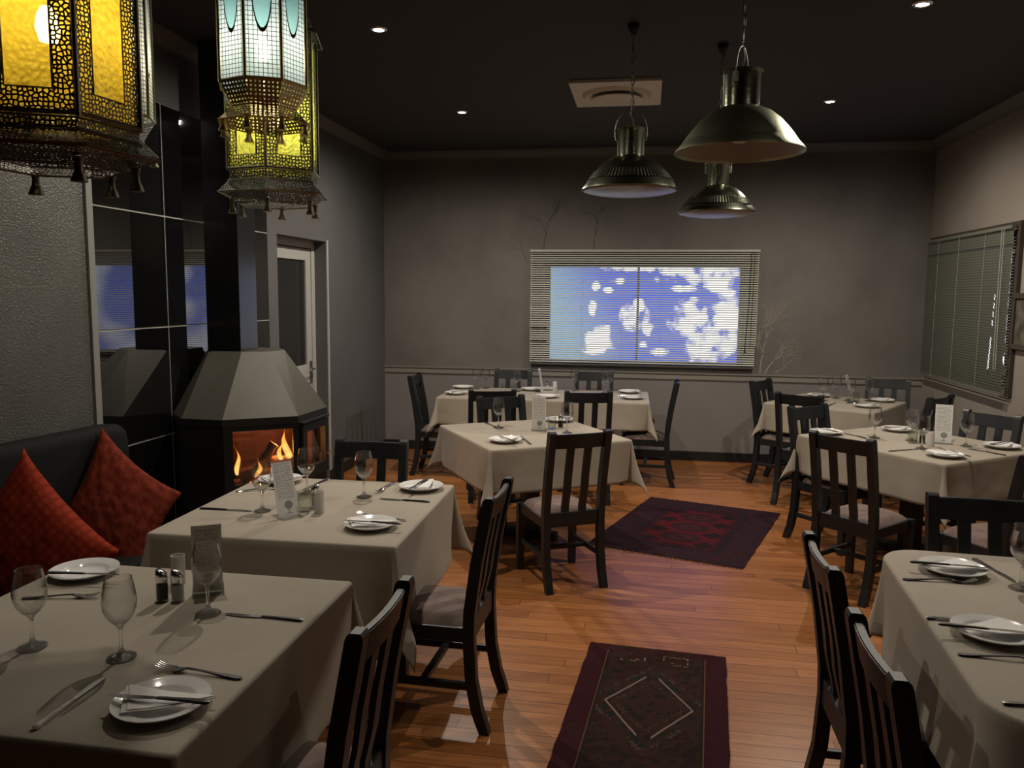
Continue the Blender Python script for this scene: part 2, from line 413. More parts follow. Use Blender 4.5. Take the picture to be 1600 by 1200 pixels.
# ------------------------------------------------------------------ ROOM
ZC = 3.27; XL = -2.88; XR = 2.77; YB = 8.62; YF = -2.6
struct(boxo('floor', -4.3, XR + .15, YF - .15, YB + .15, -.1, 0, m_floor))
struct(boxo('ceiling', -4.3, XR + .15, YF - .15, YB + .15, ZC, ZC + .1, m_ceil))
def wall_y(name, y0, y1, x0, x1, hole, m, z0=0, z1=ZC):
    bm = bmesh.new(); hx0, hx1, hz0, hz1 = hole
    box(bm, x0, hx0, y0, y1, z0, z1); box(bm, hx1, x1, y0, y1, z0, z1)
    box(bm, hx0, hx1, y0, y1, z0, hz0); box(bm, hx0, hx1, y0, y1, hz1, z1)
    return struct(obj(name, bm, m))
wall_y('wall_back', YB, YB + .15, XL - .15, XR + .15, (-1.09, 1.02, 1.0, 2.09), m_backw)
struct(boxo('wall_back_dado', XL, XR, YB - .006, YB, .09, .86, m_dadow))
bm = bmesh.new()   # right wall with its window opening
box(bm, XR, XR + .15, YF, 6.78, 0, ZC); box(bm, XR, XR + .15, 8.36, YB, 0, ZC)
box(bm, XR, XR + .15, 6.78, 8.36, 0, 1.1); box(bm, XR, XR + .15, 6.78, 8.36, 2.2, ZC)
struct(obj('wall_right', bm, m_rightw))
struct(boxo('wall_front', -4.3, XR + .15, YF - .15, YF, 0, ZC, m_leftw))
# left wall: painted part with the door opening, then the part behind the tiles
bm = bmesh.new()
box(bm, XL - .15, XL, 5.83, 5.99, 0, ZC); box(bm, XL - .15, XL, 6.97, YB, 0, ZC); box(bm, XL - .15, XL, 5.99, 6.97, 2.205, ZC)
box(bm, XL - .15, XL - .012, 3.83, 5.83, 0, 2.858); box(bm, XL - .15, XL, 3.83, 5.83, 2.858, ZC)
box(bm, XL - .15, XL, YF, 3.83, 2.385, ZC)
struct(obj('wall_left', bm, m_leftw))
struct(boxo('wall_far_left', -4.3, -4.2, YF, 3.83, 0, ZC, m_leftw))
struct(boxo('trim_tile_grout', XL - .012, XL - .004, 3.83, 5.83, 0, 2.858, m_grout))
bm = bmesh.new(); s = .664; g = .005
zs = [0, .215, .873, 1.533, 2.197, 2.858]
for k in range(3):
    y0 = 3.83 + k * .6665
    for a, b in zip(zs, zs[1:]):
        box(bm, XL - .006, XL, y0 + g, y0 + .6665 - g, a + g, b - g)
struct(obj('trim_wall_tiles', bm, m_tile))
# rough rendered partition, turned slightly outwards, with its metal edge bead
pa = R(8)
def prt(u, wd, z): # u back along the partition from its edge, wd behind its face
    return (XL - math.sin(pa) * u - math.cos(pa) * wd, 3.83 - math.cos(pa) * u + math.sin(pa) * wd, z)
bm = bmesh.new()
loft(bm, [[prt(0, 0, z), prt(6.6, 0, z), prt(6.6, .1, z), prt(0, .1, z)] for z in (0, 2.385)])
struct(obj('wall_partition', bm, m_part))
bm = bmesh.new()
loft(bm, [[prt(-.01, -.012, z), prt(.03, -.012, z), prt(.03, .0, z), prt(-.01, .0, z)] for z in (0, 2.395)])
loft(bm, [[prt(-.012, -.008, z), prt(-.012, .1, z), prt(-.002, .1, z), prt(-.002, -.008, z)] for z in (0, 2.395)])
struct(obj('trim_partition_edge', bm, P('grey_edge_bead', (.30, .30, .28), .45, .3))); bm = bmesh.new()
loft(bm, [[prt(u, -.01, 2.38), prt(u, .1, 2.38), prt(u, .1, 2.395), prt(u, -.01, 2.395)] for u in (0, 6.6)])
struct(obj('trim_partition_top', bm, bpy.data.materials['grey_edge_bead']))
# cornice
def cornice(name, p0, p1, inward):
    bm = bmesh.new(); prof = [(0, -.085), (.012, -.085), (.016, -.07), (.03, -.05), (.055, -.025), (.075, -.012), (.085, -.01), (.085, 0), (0, 0)]
    secs = [[(p[0] + inward[0] * a, p[1] + inward[1] * a, ZC + z) for (a, z) in prof] for p in (p0, p1)]
    loft(bm, secs); return struct(obj(name, bm, m_cornice))
cornice('trim_cornice_back', (XL, YB), (XR, YB), (0, -1))
cornice('trim_cornice_right', (XR, YF), (XR, YB), (-1, 0))
cornice('trim_cornice_left', (XL, YF), (XL, YB), (1, 0))
# dado rail on the back wall
bm = bmesh.new(); prof = [(0, .853), (.012, .853), (.014, .862), (.022, .868), (.022, .915), (.034, .925), (.036, .94), (0, .94)]
loft(bm, [[(x, YB - a, z) for (a, z) in prof] for x in (XL, XR)]); struct(obj('trim_dado_rail', bm, m_rail))
struct(boxo('baseboard_back', XL, XR, YB - .02, YB, 0, .098, m_base, None, .003))
struct(boxo('baseboard_left', XL, XL + .018, 6.97, YB - .02, 0, .098, m_base, None, .003))
struct(boxo('baseboard_right', XR - .018, XR, YF, YB - .02, 0, .098, m_base, None, .003))

# back window: frame, mullion, glass
bm = bmesh.new()
for (x0, x1, z0, z1) in ((-1.09, -1.03, 1.0, 2.09), (.96, 1.02, 1.0, 2.09), (-1.09, 1.02, 1.0, 1.05), (-1.09, 1.02, 2.04, 2.09), (-.10, -.075, 1.0, 2.09)):
    box(bm, x0, x1, YB + .07, YB + .12, z0, z1, .004)
wf = struct(obj('window_1', bm, m_pine))
struct(boxo('window_pane', -1.03, .96, YB + .09, YB + .094, 1.05, 2.04, m_pane, wf))
bm = bmesh.new()
for (y0, y1, z0, z1) in ((6.78, 6.84, 1.1, 2.2), (8.3, 8.36, 1.1, 2.2), (6.78, 8.36, 1.1, 1.15), (6.78, 8.36, 2.15, 2.2), (7.55, 7.6, 1.1, 2.2)):
    box(bm, XR + .07, XR + .12, y0, y1, z0, z1, .004)
wf2 = struct(obj('window_2', bm, m_pine))
struct(boxo('window_pane', XR + .09, XR + .094, 6.84, 8.3, 1.15, 2.15, m_pane, wf2))
# brown casing around window 2
bm = bmesh.new()
for (y0, y1, z0, z1) in ((6.60, 6.66, 1.0, 2.33), (8.50, 8.53, 1.0, 2.33), (6.66, 8.50, 2.30, 2.33)):
    box(bm, XR - .03, XR, y0, y1, z0, z1, .003)
struct(obj('window_2_casing', bm, m_pine, wf2))

# back blind
bl = thing('venetian_blind', 'wide cream venetian blind over the bright blue back window', 'blind', (-.05, YB - .05, 2.22))
def slat_strip(bm, x0, x1, z, w_, tilt, crown=.0022, y=0):
    n = 4; sec = []
    for i in range(n + 1):
        s_ = -w_ / 2 + w_ * i / n; c_ = crown * (1 - (2 * i / n - 1) ** 2)
        sec.append((y + s_ * math.cos(tilt) - c_ * math.sin(tilt), z + s_ * math.sin(tilt) + c_ * math.cos(tilt)))
    loft(bm, [[(x, a, b) for (a, b) in sec] for x in (x0, x1)], cap=False, closed=False)
bm = bmesh.new()
NS = 50; pitch = 1.175 / NS
for k in range(NS):
    z = -.035 - pitch * k
    t_ = R(30)
    if k in (34, 40): 
        slat_strip(bm, -1.18, -1.0, z - .004, .025, R(5)); slat_strip(bm, -1.0, 1.18, z, .025, R(30)); continue
    slat_strip(bm, -1.18, 1.18 - .012 * (k > 40) , z, .025, t_)
obj('slats', bm, m_slat_b, bl, True)
boxo('head_rail', -1.185, 1.185, -.02, .02, -.022, .0, m_slat, bl, .002)
boxo('bottom_rail', -1.18, 1.165, -.013, .013, -1.222, -1.208, P('dark_bottom_rail', (.10, .09, .08), .4), bl, .002)
bm = bmesh.new()
for x in (-1.06, -.62, -.2, .2, .62, 1.02): tube(bm, [(x, -.014, -.02), (x, -.014, -1.21)], .0012, 5)
obj('ladder_cords', bm, m_slat, bl)
bm = bmesh.new()
tube(bm, [(1.10, -.028, -.02), (1.095, -.03, -.5), (1.07, -.03, -1.0)], .003, 6); tube(bm, [(1.135, -.028, -.02), (1.12, -.03, -1.02)], .002, 6)
lathe(bm, [(0, -1.06), (.008, -1.05), (.004, -1.0), (0, -1.0)], 8, 1.07, -.03)
obj('pull_cord', bm, m_black, bl)

# right blind, slats closed, slipping at its near end
br_ = thing('venetian_blind', 'closed grey-green venetian blind on the right wall with bunched near edge', 'blind', (XR - .055, 7.58, 2.295), R(90))
bm = bmesh.new(); NS = 56; pitch = 1.262 / NS
for k in range(NS):
    z = -.03 - pitch * k
    zz = 2.295 + z
    # local x runs along +Y; near end is negative x
    xe = -.93 + (.03 * math.sin(k * .9) if k > 38 else 0) + .012 * (random.random() - .5)
    slit = (1.52 < zz < 1.80 and k % 3 != 0) or (1.10 < zz < 1.44)
    xs = -.67 + (1.6 - zz) * .055 + .006 * random.uniform(-1, 1)
    if slit:
        slat_strip(bm, xe, xs - .008, z, .027, R(-72) if 0 else R(72)); slat_strip(bm, xs + .008, .93, z, .027, R(72))
    else:
        slat_strip(bm, xe, .93, z, .027, R(72) if k != 5 else R(50))
obj('slats', bm, m_slat_r, br_, True)
boxo('head_rail', -.935, .935, -.018, .018, -.02, .006, m_slat_r, br_, .002)
boxo('bottom_rail', -.92, .93, -.012, .012, -1.305, -1.287, P('grey_bottom_rail', (.13, .13, .11), .5), br_, .002)
bm = bmesh.new()
for x in (-.84, -.8): tube(bm, [(x, .03, -.01), (x - .01, .032, -.6), (x - .03, .032, -1.1)], .003, 6)
obj('pull_cord', bm, m_slat, br_)
bm = bmesh.new()
for x in (-.45, .1, .6): tube(bm, [(x, .014, -.02), (x, .014, -1.29)], .0012, 5)
obj('ladder_cords', bm, m_slat, br_)

# framed picture at the right edge
pf = thing('framed_picture', 'dark framed picture at the right edge of the right wall', 'picture', (XR - .02, 6.4, 1.58))
bm = bmesh.new()
for (y0, y1, z0, z1) in ((-.28, .235, -.21, -.17), (-.28, .235, .17, .21), (-.28, -.24, -.17, .17), (.195, .235, -.17, .17)): box(bm, -.015, .02, y0, y1, z0, z1, .003)
obj('frame', bm, m_pine, pf); boxo('canvas', .0, .01, -.24, .195, -.17, .17, m_pict, pf)

# door in the left wall
dr = struct(boxo('door_1', XL - .175, XL - .155, 6.0, 6.97, 0, 2.205, m_leftw))
bm = bmesh.new()
for (y0, y1, z0, z1) in ((5.99, 6.05, 0, 2.205), (6.90, 6.97, 0, 2.205), (6.05, 6.90, 2.14, 2.205)): box(bm, XL - .155, XL - .11, y0, y1, z0, z1, .003)
struct(obj('door_frame', bm, m_white, dr))
bm = bmesh.new()
for (y0, y1, z0, z1) in ((6.055, 6.19, .01, 2.13), (6.79, 6.895, .01, 2.13), (6.19, 6.79, 2.03, 2.13), (6.19, 6.79, .95, 1.10), (6.19, 6.79, .01, .25)): box(bm, XL - .15, XL - .118, y0, y1, z0, z1, .003)
struct(obj('door_leaf', bm, m_white, dr))
struct(boxo('door_panel', XL - .14, XL - .13, 6.19, 6.79, .25, .95, m_white, dr))
struct(boxo('door_glass', XL - .14, XL - .134, 6.19, 6.79, 1.10, 2.03, P('dark_door_glass', (.02, .02, .02), .08), dr))
bm = bmesh.new(); box(bm, XL - .12, XL - .105, 6.82, 6.87, .93, 1.13, .004); tube(bm, [(XL - .11, 6.845, 1.06), (XL - .07, 6.845, 1.06), (XL - .065, 6.80, 1.06), (XL - .065, 6.74, 1.055)], .008, 8)
struct(obj('door_handle', bm, m_chrome, dr))
bm = bmesh.new(); box(bm, XL - .004, XL + .012, 6.97, 7.0, 0, 2.22, .002)
struct(obj('trim_door_edge', bm, m_white))

# ceiling vent
v = thing('ceiling_vent', 'square ivory air vent with round diffuser in the dark ceiling', 'vent', (-.26, 6.27, ZC))
bm = bmesh.new(); box(bm, -.33, .33, -.37, .37, -.025, 0, .004); obj('plate', bm, m_vent, v)
bm = bmesh.new(); lathe(bm, [(.26, -.026), (.24, -.05), (.17, -.032), (.17, -.027), (.26, -.026)], 40); obj('ring', bm, m_vent, v, True, 40)
bm = bmesh.new(); lathe(bm, [(0, -.075), (.10, -.075), (.185, -.066), (.19, -.06), (.12, -.05), (0, -.05)], 40); obj('diffuser', bm, m_vent, v, True, 40)
bm = bmesh.new(); box(bm, -.02, .02, -.01, .01, -.052, -.026); obj('screw_bracket', bm, m_steel, v)

# downlights
def downlight(x, y, label, power=SPOT_W, first=[None]):
    if first[0] is None:
        t = thing('downlight', label, 'downlight', (x, y, ZC), 0, 'recessed ceiling downlights')
        bm = bmesh.new(); lathe(bm, [(.052, -.001), (.050, -.006), (.036, -.008), (.033, .0), (.033, -.002)], 28); obj('trim_ring', bm, m_chrome, t, True)
        bm = bmesh.new(); lathe(bm, [(0, -.004), (.033, -.004)], 24); obj('lamp', bm, m_spot, t)
        first[0] = t
    else:
        t = copy_tree(first[0], (x, y, ZC)); t['label'] = label
    ld = bpy.data.lights.new('downlight_beam', 'SPOT'); ld.energy = power; ld.spot_size = R(171); ld.spot_blend = .85; ld.color = (1, .89, .75); ld.shadow_soft_size = .018
    lo = bpy.data.objects.new('downlight_beam', ld); C.objects.link(lo); lo.location = (x, y, ZC - .02)
    return t
downlight(-1.575, 4.65, 'recessed downlight above the fireplace side, left front one with a glare halo')
downlight(-1.575, 6.79, 'recessed downlight nearest the left end of the back wall')
downlight(1.377, 6.79, 'recessed downlight right of the hanging pendants near the back wall')
downlight(1.377, 4.65, 'recessed downlight at the top right edge of the ceiling')
downlight(1.377, 2.5, 'recessed downlight over the right foreground table', SPOT_NEAR_W)
downlight(-1.575, 2.5, 'recessed downlight over the left foreground tables', SPOT_NEAR_W * 3.2)

# ------------------------------------------------------------------ mural trees
def mural(name, label, seeds, m, zmin=None, clip=None):
    bm = bmesh.new(); rnd = random.Random(11)
    def br(x, z, a, l, wd, d):
        if d == 0 or l < .015: return
        n = 3; pts = [(x, z)]
        aa = a
        for i in range(n):
            aa += rnd.uniform(-.25, .25); x += l / n * math.sin(aa); z += l / n * math.cos(aa); pts.append((x, z))
        L_ = []; Rr = []
        for i, (px, pz) in enumerate(pts):
            q = wd * (1 - .4 * i / n) / 2; L_.append((px - q * math.cos(aa), pz + q * math.sin(aa))); Rr.append((px + q * math.cos(aa), pz - q * math.sin(aa)))
        if not (clip and clip(pts[-1][0], pts[-1][1])):
            vb = [bm.verts.new((a_, YB - .001, b_)) for a_, b_ in L_]; vc = [bm.verts.new((a_, YB - .001, b_)) for a_, b_ in Rr]
            for i in range(n): bm.faces.new((vb[i], vb[i + 1], vc[i + 1], vc[i]))
        for k in range(rnd.choice((2, 2, 3))):
            br(x, z, aa + rnd.uniform(-.85, .85), l * rnd.uniform(.6, .85), wd * .62, d - 1)
    for s_ in seeds: br(*s_)
    o = obj(name, bm, m)
    for p in o.data.polygons: pass
    return tag(o, label, 'mural', 'painted tree murals around the back window')
mural('painted_tree_mural', 'dark painted bare tree mural above the left end of the blind', [(-1.1, 2.22, 0.1, .17, .016, 6), (-1.28, 2.1, -.3, .12, .010, 5)], m_mur_d)
mural('painted_tree_mural', 'faint small painted tree mural above the middle left of the blind', [(-.56, 2.22, 0.0, .16, .012, 5)], m_mur_d)
mural('painted_tree_mural', 'pale painted bushy tree mural beside the right end of the blind', [(1.19, .95, 0.05, .20, .014, 7), (1.24, .95, .5, .16, .012, 6), (1.16, 1.2, .1, .2, .012, 6), (1.34, .96, .9, .10, .008, 5)], m_mur_l)

# ------------------------------------------------------------------ RUGS
def rug(name, label, cx, cy, rz, hx, hy, style):
    t = thing(name, label, 'rug', (cx, cy, 0), rz)
    m, nt_, b = mat(name + '_wool'); b.inputs['Roughness'].default_value = .97; b.inputs['Specular IOR Level'].default_value = .15
    N = nt_.nodes; Lk = nt_.links
    tc = N.new('ShaderNodeTexCoord'); sx = N.new('ShaderNodeSeparateXYZ'); Lk.new(tc.outputs['Object'], sx.inputs[0])
    def mth(op, a, bb=None, cl=False):
        n = N.new('ShaderNodeMath'); n.operation = op; n.use_clamp = cl
        for i, q in enumerate((a, bb)):
            if q is None: continue
            if isinstance(q, (int, float)): n.inputs[i].default_value = q
            else: Lk.new(q, n.inputs[i])
        return n.outputs[0]
    def mixc(f, a, c):
        n = N.new('ShaderNodeMix'); n.data_type = 'RGBA'; Lk.new(f, n.inputs[0])
        for i, q in ((6, a), (7, c)):
            if isinstance(q, tuple): n.inputs[i].default_value = (*q, 1)
            else: Lk.new(q, n.inputs[i])
        return n.outputs[2]
    X, Y = sx.outputs[0], sx.outputs[1]; ax, ay = mth('ABSOLUTE', X), mth('ABSOLUTE', Y)
    edge = mth('MINIMUM', mth('SUBTRACT', hx, ax), mth('SUBTRACT', hy, ay))
    def band(v_, c0, wd): return mth('LESS_THAN', mth('ABSOLUTE', mth('SUBTRACT', v_, c0)), wd)
    vor = N.new('ShaderNodeTexVoronoi'); vor.inputs['Scale'].default_value = 26; vor.distance = 'MANHATTAN'; Lk.new(tc.outputs['Object'], vor.inputs['Vector'])
    wv_ = N.new('ShaderNodeTexNoise'); wv_.inputs['Scale'].default_value = 60; Lk.new(tc.outputs['Object'], wv_.inputs['Vector'])
    if style == 1:   # bokhara: red field, dark octagon medallions, busy dark border
        col = mixc(mth('LESS_THAN', edge, .25), (.078, .006, .009), (.030, .007, .009))
        col = mixc(mth('MULTIPLY', mth('LESS_THAN', edge, .25), mth('LESS_THAN', vor.outputs['Distance'], .33)), col, (.060, .010, .014))
        col = mixc(mth('MULTIPLY', mth('LESS_THAN', edge, .25), mth('GREATER_THAN', vor.outputs['Distance'], .62)), col, (.012, .008, .016))
        for c0 in (.05, .11, .205, .25): col = mixc(band(edge, c0, .006), col, (.014, .008, .012))
        serr = mth('ADD', mth('PINGPONG', mth('ADD', X, Y), .018), mth('PINGPONG', mth('SUBTRACT', X, Y), .018))
        col = mixc(mth('MULTIPLY', mth('LESS_THAN', mth('ABSOLUTE', mth('SUBTRACT', edge, .265)), .028), mth('GREATER_THAN', serr, .017)), col, (.016, .006, .009))
        col = mixc(mth('MULTIPLY', mth('LESS_THAN', edge, .20), mth('GREATER_THAN', serr, .026)), col, (.065, .014, .016))
        for (gx_, gy_) in ((-.20, -.14), (.20, -.14), (-.20, .14), (.20, .14), (-.2, .40), (.2, .40), (-.2, -.40), (.2, -.40)):
            d4 = mth('ADD', mth('ABSOLUTE', mth('SUBTRACT', X, gx_)), mth('ABSOLUTE', mth('SUBTRACT', Y, gy_)))
            col = mixc(mth('MULTIPLY', mth('LESS_THAN', d4, .085), mth('GREATER_THAN', vor.outputs['Distance'], .30)), col, (.014, .006, .009))
        fy = mth('ABSOLUTE', mth('SUBTRACT', mth('PINGPONG', mth('ADD', Y, .14), .14), 0.0))
        for (cyy) in (-.28, 0, .28):
            dx = mth('DIVIDE', mth('ADD', X, .0), .15); dy = mth('DIVIDE', mth('SUBTRACT', Y, cyy), .115)
            d = mth('SQRT', mth('ADD', mth('MULTIPLY', dx, dx), mth('MULTIPLY', dy, dy)))
            col = mixc(mth('LESS_THAN', d, 1.0), col, (.03, .008, .012))
            col = mixc(mth('LESS_THAN', d, .55), col, (.05, .012, .014))
            col = mixc(mth('LESS_THAN', d, .2), col, (.018, .008, .012))
    else:            # dark baluchi: hooked ivory hexagon over stepped diamonds
        col = mixc(mth('GREATER_THAN', mth('SUBTRACT', hx, ax), .10), (.034, .004, .008), (.014, .009, .007))
        zig = mth('ABSOLUTE', mth('SUBTRACT', mth('PINGPONG', Y, .055), mth('SUBTRACT', mth('SUBTRACT', hx, ax), .02)))
        col = mixc(mth('MULTIPLY', mth('LESS_THAN', zig, .008), mth('LESS_THAN', mth('SUBTRACT', hx, ax), .085)), col, (.03, .008, .012))
        col = mixc(band(mth('SUBTRACT', hx, ax), .098, .0025), col, (.11, .065, .035))
        top = mth('SUBTRACT', hy, Y)
        col = mixc(mth('LESS_THAN', top, .065), col, (.036, .005, .008))
        yy = mth('SUBTRACT', Y, .14)
        ay2 = mth('ABSOLUTE', yy)
        dm = mth('ADD', ax, mth('MULTIPLY', ay2, .62))
        stp = mth('SNAP', ay2, .024)
        dm2 = mth('ADD', ax, mth('MULTIPLY', stp, .72))
        inside = mth('LESS_THAN', ax, hx - .11)
        for c0, cc in ((.06, (.040, .012, .010)), (.10, (.008, .010, .008)), (.145, (.050, .024, .018)), (.225, (.006, .014, .012)), (.255, (.060, .034, .026)), (.30, (.035, .006, .008))):
            col = mixc(mth('MULTIPLY', band(dm2, c0, .013), inside), col, cc)
        hexm = mth('MULTIPLY', mth('LESS_THAN', mth('ABSOLUTE', mth('SUBTRACT', dm, .185)), .0055), mth('GREATER_THAN', ax, .028))
        hexm = mth('MULTIPLY', hexm, mth('LESS_THAN', ay2, .27))
        col = mixc(hexm, col, (.20, .155, .12))
        # pair of ivory-outlined blocks at the top
        for cx_ in (-.105, .095):
            bx = mth('ABSOLUTE', mth('SUBTRACT', X, cx_)); by = mth('ABSOLUTE', mth('SUBTRACT', top, .115))
            col = mixc(mth('MULTIPLY', mth('LESS_THAN', bx, .056), mth('LESS_THAN', by, .042)), col, (.035, .006, .006))
            fr_ = mth('MULTIPLY', band(mth('MAXIMUM', bx, mth('MULTIPLY', by, 1.35)), .056, .004), mth('LESS_THAN', by, .045))
            col = mixc(fr_, col, (.22, .14, .09))
            cr = mth('MULTIPLY', band(mth('SUBTRACT', top, .0), .14, .008), mth('MULTIPLY', mth('LESS_THAN', bx, .045), mth('GREATER_THAN', mth('PINGPONG', bx, .018), .005)))
            col = mixc(cr, col, (.30, .21, .15))
        sp = mth('MULTIPLY', mth('GREATER_THAN', vor.outputs['Distance'], .68), inside)
        col = mixc(sp, col, (.030, .013, .009))
        col = mixc(hexm, col, (.20, .155, .12))
    col = mixc(mth('MULTIPLY', wv_.outputs[0], .35), col, (.02, .008, .010))
    Lk.new(col, b.inputs['Base Color'])
    bp = N.new('ShaderNodeBump'); bp.inputs['Distance'].default_value = .003; bp.inputs['Strength'].default_value = .6; Lk.new(wv_.outputs[0], bp.inputs['Height']); Lk.new(bp.outputs[0], b.inputs['Normal'])
    bm = bmesh.new(); nx, ny = 40, 56
    def hgt(x, y): return .008 + .0025 * noise.noise(Vector((x * 3, y * 3, 1)))
    g1 = [[bm.verts.new((-hx + 2 * hx * i / nx + .006 * noise.noise(Vector((j * .25, 0, 3))) * (1 if i in (0, nx) else 0), -hy + 2 * hy * j / ny, hgt(i * .1, j * .1))) for i in range(nx + 1)] for j in range(ny + 1)]
    for j in range(ny):
        for i in range(nx): bm.faces.new((g1[j][i], g1[j][i + 1], g1[j + 1][i + 1], g1[j + 1][i]))
    bd = [e for e in bm.edges if e.is_boundary]
    r_ = bmesh.ops.extrude_edge_only(bm, edges=bd)
    for v_ in r_['geom']:
        if isinstance(v_, bmesh.types.BMVert): v_.co.z = .0005
    obj('pile', bm, m, t)
    bm = bmesh.new(); rr = random.Random(3)
    for sgn in (-1, 1):
        x = -hx
        while x < hx:
            l = rr.uniform(.018, .034) if style == 1 else rr.uniform(.008, .016); dx = rr.uniform(-.012, .012)
            tube(bm, [(x, sgn * (hy - .002), .006), (x + dx * .5, sgn * (hy + l * .5), .004), (x + dx, sgn * (hy + l), .002)], .0016, 4)
            x += .008
    obj('fringe', bm, P(name + '_fringe', (.06, .03, .028) if style == 1 else (.03, .015, .015), .95), t)['kind'] = 'stuff'
    return t
rug('patterned_rug', 'dark red rug with oval medallions in the middle of the floor', .375, 6.04, R(-17.8), .54, .74, 1)
rug('patterned_rug', 'near dark runner rug with pale hooked diamond outline', .045, 3.16, R(-4.5), .33, .70, 2)

# ------------------------------------------------------------------ CHAIR
def bar_yz(bm, x, pts, wd):
    # pts: (y, z, depth)
    secs = [[(x - wd / 2, y - d / 2, z), (x + wd / 2, y - d / 2, z), (x + wd / 2, y + d / 2, z), (x - wd / 2, y + d / 2, z)] for (y, z, d) in pts]
    loft(bm, secs)
    es = [e for e in bm.edges if e.is_manifold and abs(e.verts[0].co.z - e.verts[1].co.z) > .01 and e.calc_face_angle(0) > 1.2]
    bmesh.ops.bevel(bm, geom=es, offset=.005, segments=2, affect='EDGES')
def ypost(z):
    # side profile of the raked rear post
    ks = [(0, -.262), (.10, -.228), (.22, -.205), (.40, -.195), (.50, -.198), (.70, -.225), (.965, -.275)]
    for (a, ya), (b, yb) in zip(ks, ks[1:]):
        if a <= z <= b: return ya + (yb - ya) * (z - a) / (b - a)
    return ks[-1][1]
def make_chair():
    t = thing('dining_chair', '', 'chair')
    for s_ in (-1, 1):
        x = s_ * .178
        bm = bmesh.new()
        pts = [(ypost(z), z, .040 if z < .05 else .046) for z in (0, .05, .10, .16, .22, .31, .40, .5, .6, .7, .8, .9, .945)] + [(ypost(.955), .957, .040), (ypost(.965), .965, .026)]
        bar_yz(bm, x, pts, .042); obj('rear_post', bm, m_black, t)
        bm = bmesh.new(); bar_yz(bm, s_ * .182, [(.205, 0, .034), (.205, .2, .040), (.205, .435, .042)], .042); obj('leg', bm, m_black, t)
        bm = bmesh.new(); box(bm, x - .011 , x + .011, ypost(.19) + .02, .186, .175, .205, .004); obj('stretcher', bm, m_black, t)
        bm = bmesh.new(); box(bm, x - .014, x + .014, -.176, .186, .375, .435, .004); obj('seat_rail', bm, m_black, t)
    bm = bmesh.new(); box(bm, -.167, .167, -.015, .015, .178, .202, .003); obj('stretcher', bm, m_black, t)
    bm = bmesh.new(); box(bm, -.161, .161, .188, .218, .375, .435, .004); obj('seat_rail', bm, m_black, t)
    bm = bmesh.new(); secs = []
    for i in range(9):     # gently bowed top rail
        x = -.158 + .316 * i / 8; bow = -.012 * (1 - (x / .158) ** 2)
        secs.append([(x, ypost(.86) + bow - .012, .862), (x, ypost(.86) + bow + .012, .862), (x, ypost(.948) + bow + .012, .948), (x, ypost(.948) + bow - .012, .948)])
    loft(bm, secs); bmesh.ops.bevel(bm, geom=[e for e in bm.edges if abs(e.verts[0].co.x - e.verts[1].co.x) > .01], offset=.004, segments=2, affect='EDGES')
    obj('top_rail', bm, m_black, t)
    bm = bmesh.new(); box(bm, -.158, .158, -.212, -.184, .38, .468, .004); obj('back_rail', bm, m_black, t)
    for s_ in (-1, 1):
        bm = bmesh.new(); bar_yz(bm, s_ * .056, [(ypost(z) - .010 * (z > .5), z, .016) for z in (.455, .5, .6, .7, .8, .868)], .047); obj('back_slat', bm, m_black, t)
    bm = bmesh.new(); n = 14; g_ = []
    for j in range(n + 1):
        row = []
        for i in range(n + 1):
            u = -1 + 2 * i / n; v_ = -1 + 2 * j / n
            hz = (1 - u ** 4) ** .5 * (1 - v_ ** 4) ** .5
            k = 1 - .06 * (u * u * v_ * v_)
            row.append(bm.verts.new((.182 * u * k, .012 + .195 * v_ * k, .433 + .050 * hz)))
        g_.append(row)
    for j in range(n):
        for i in range(n): bm.faces.new((g_[j][i], g_[j][i + 1], g_[j + 1][i + 1], g_[j + 1][i]))
    obj('seat_cushion', bm, m_cush, t, True)
    return t
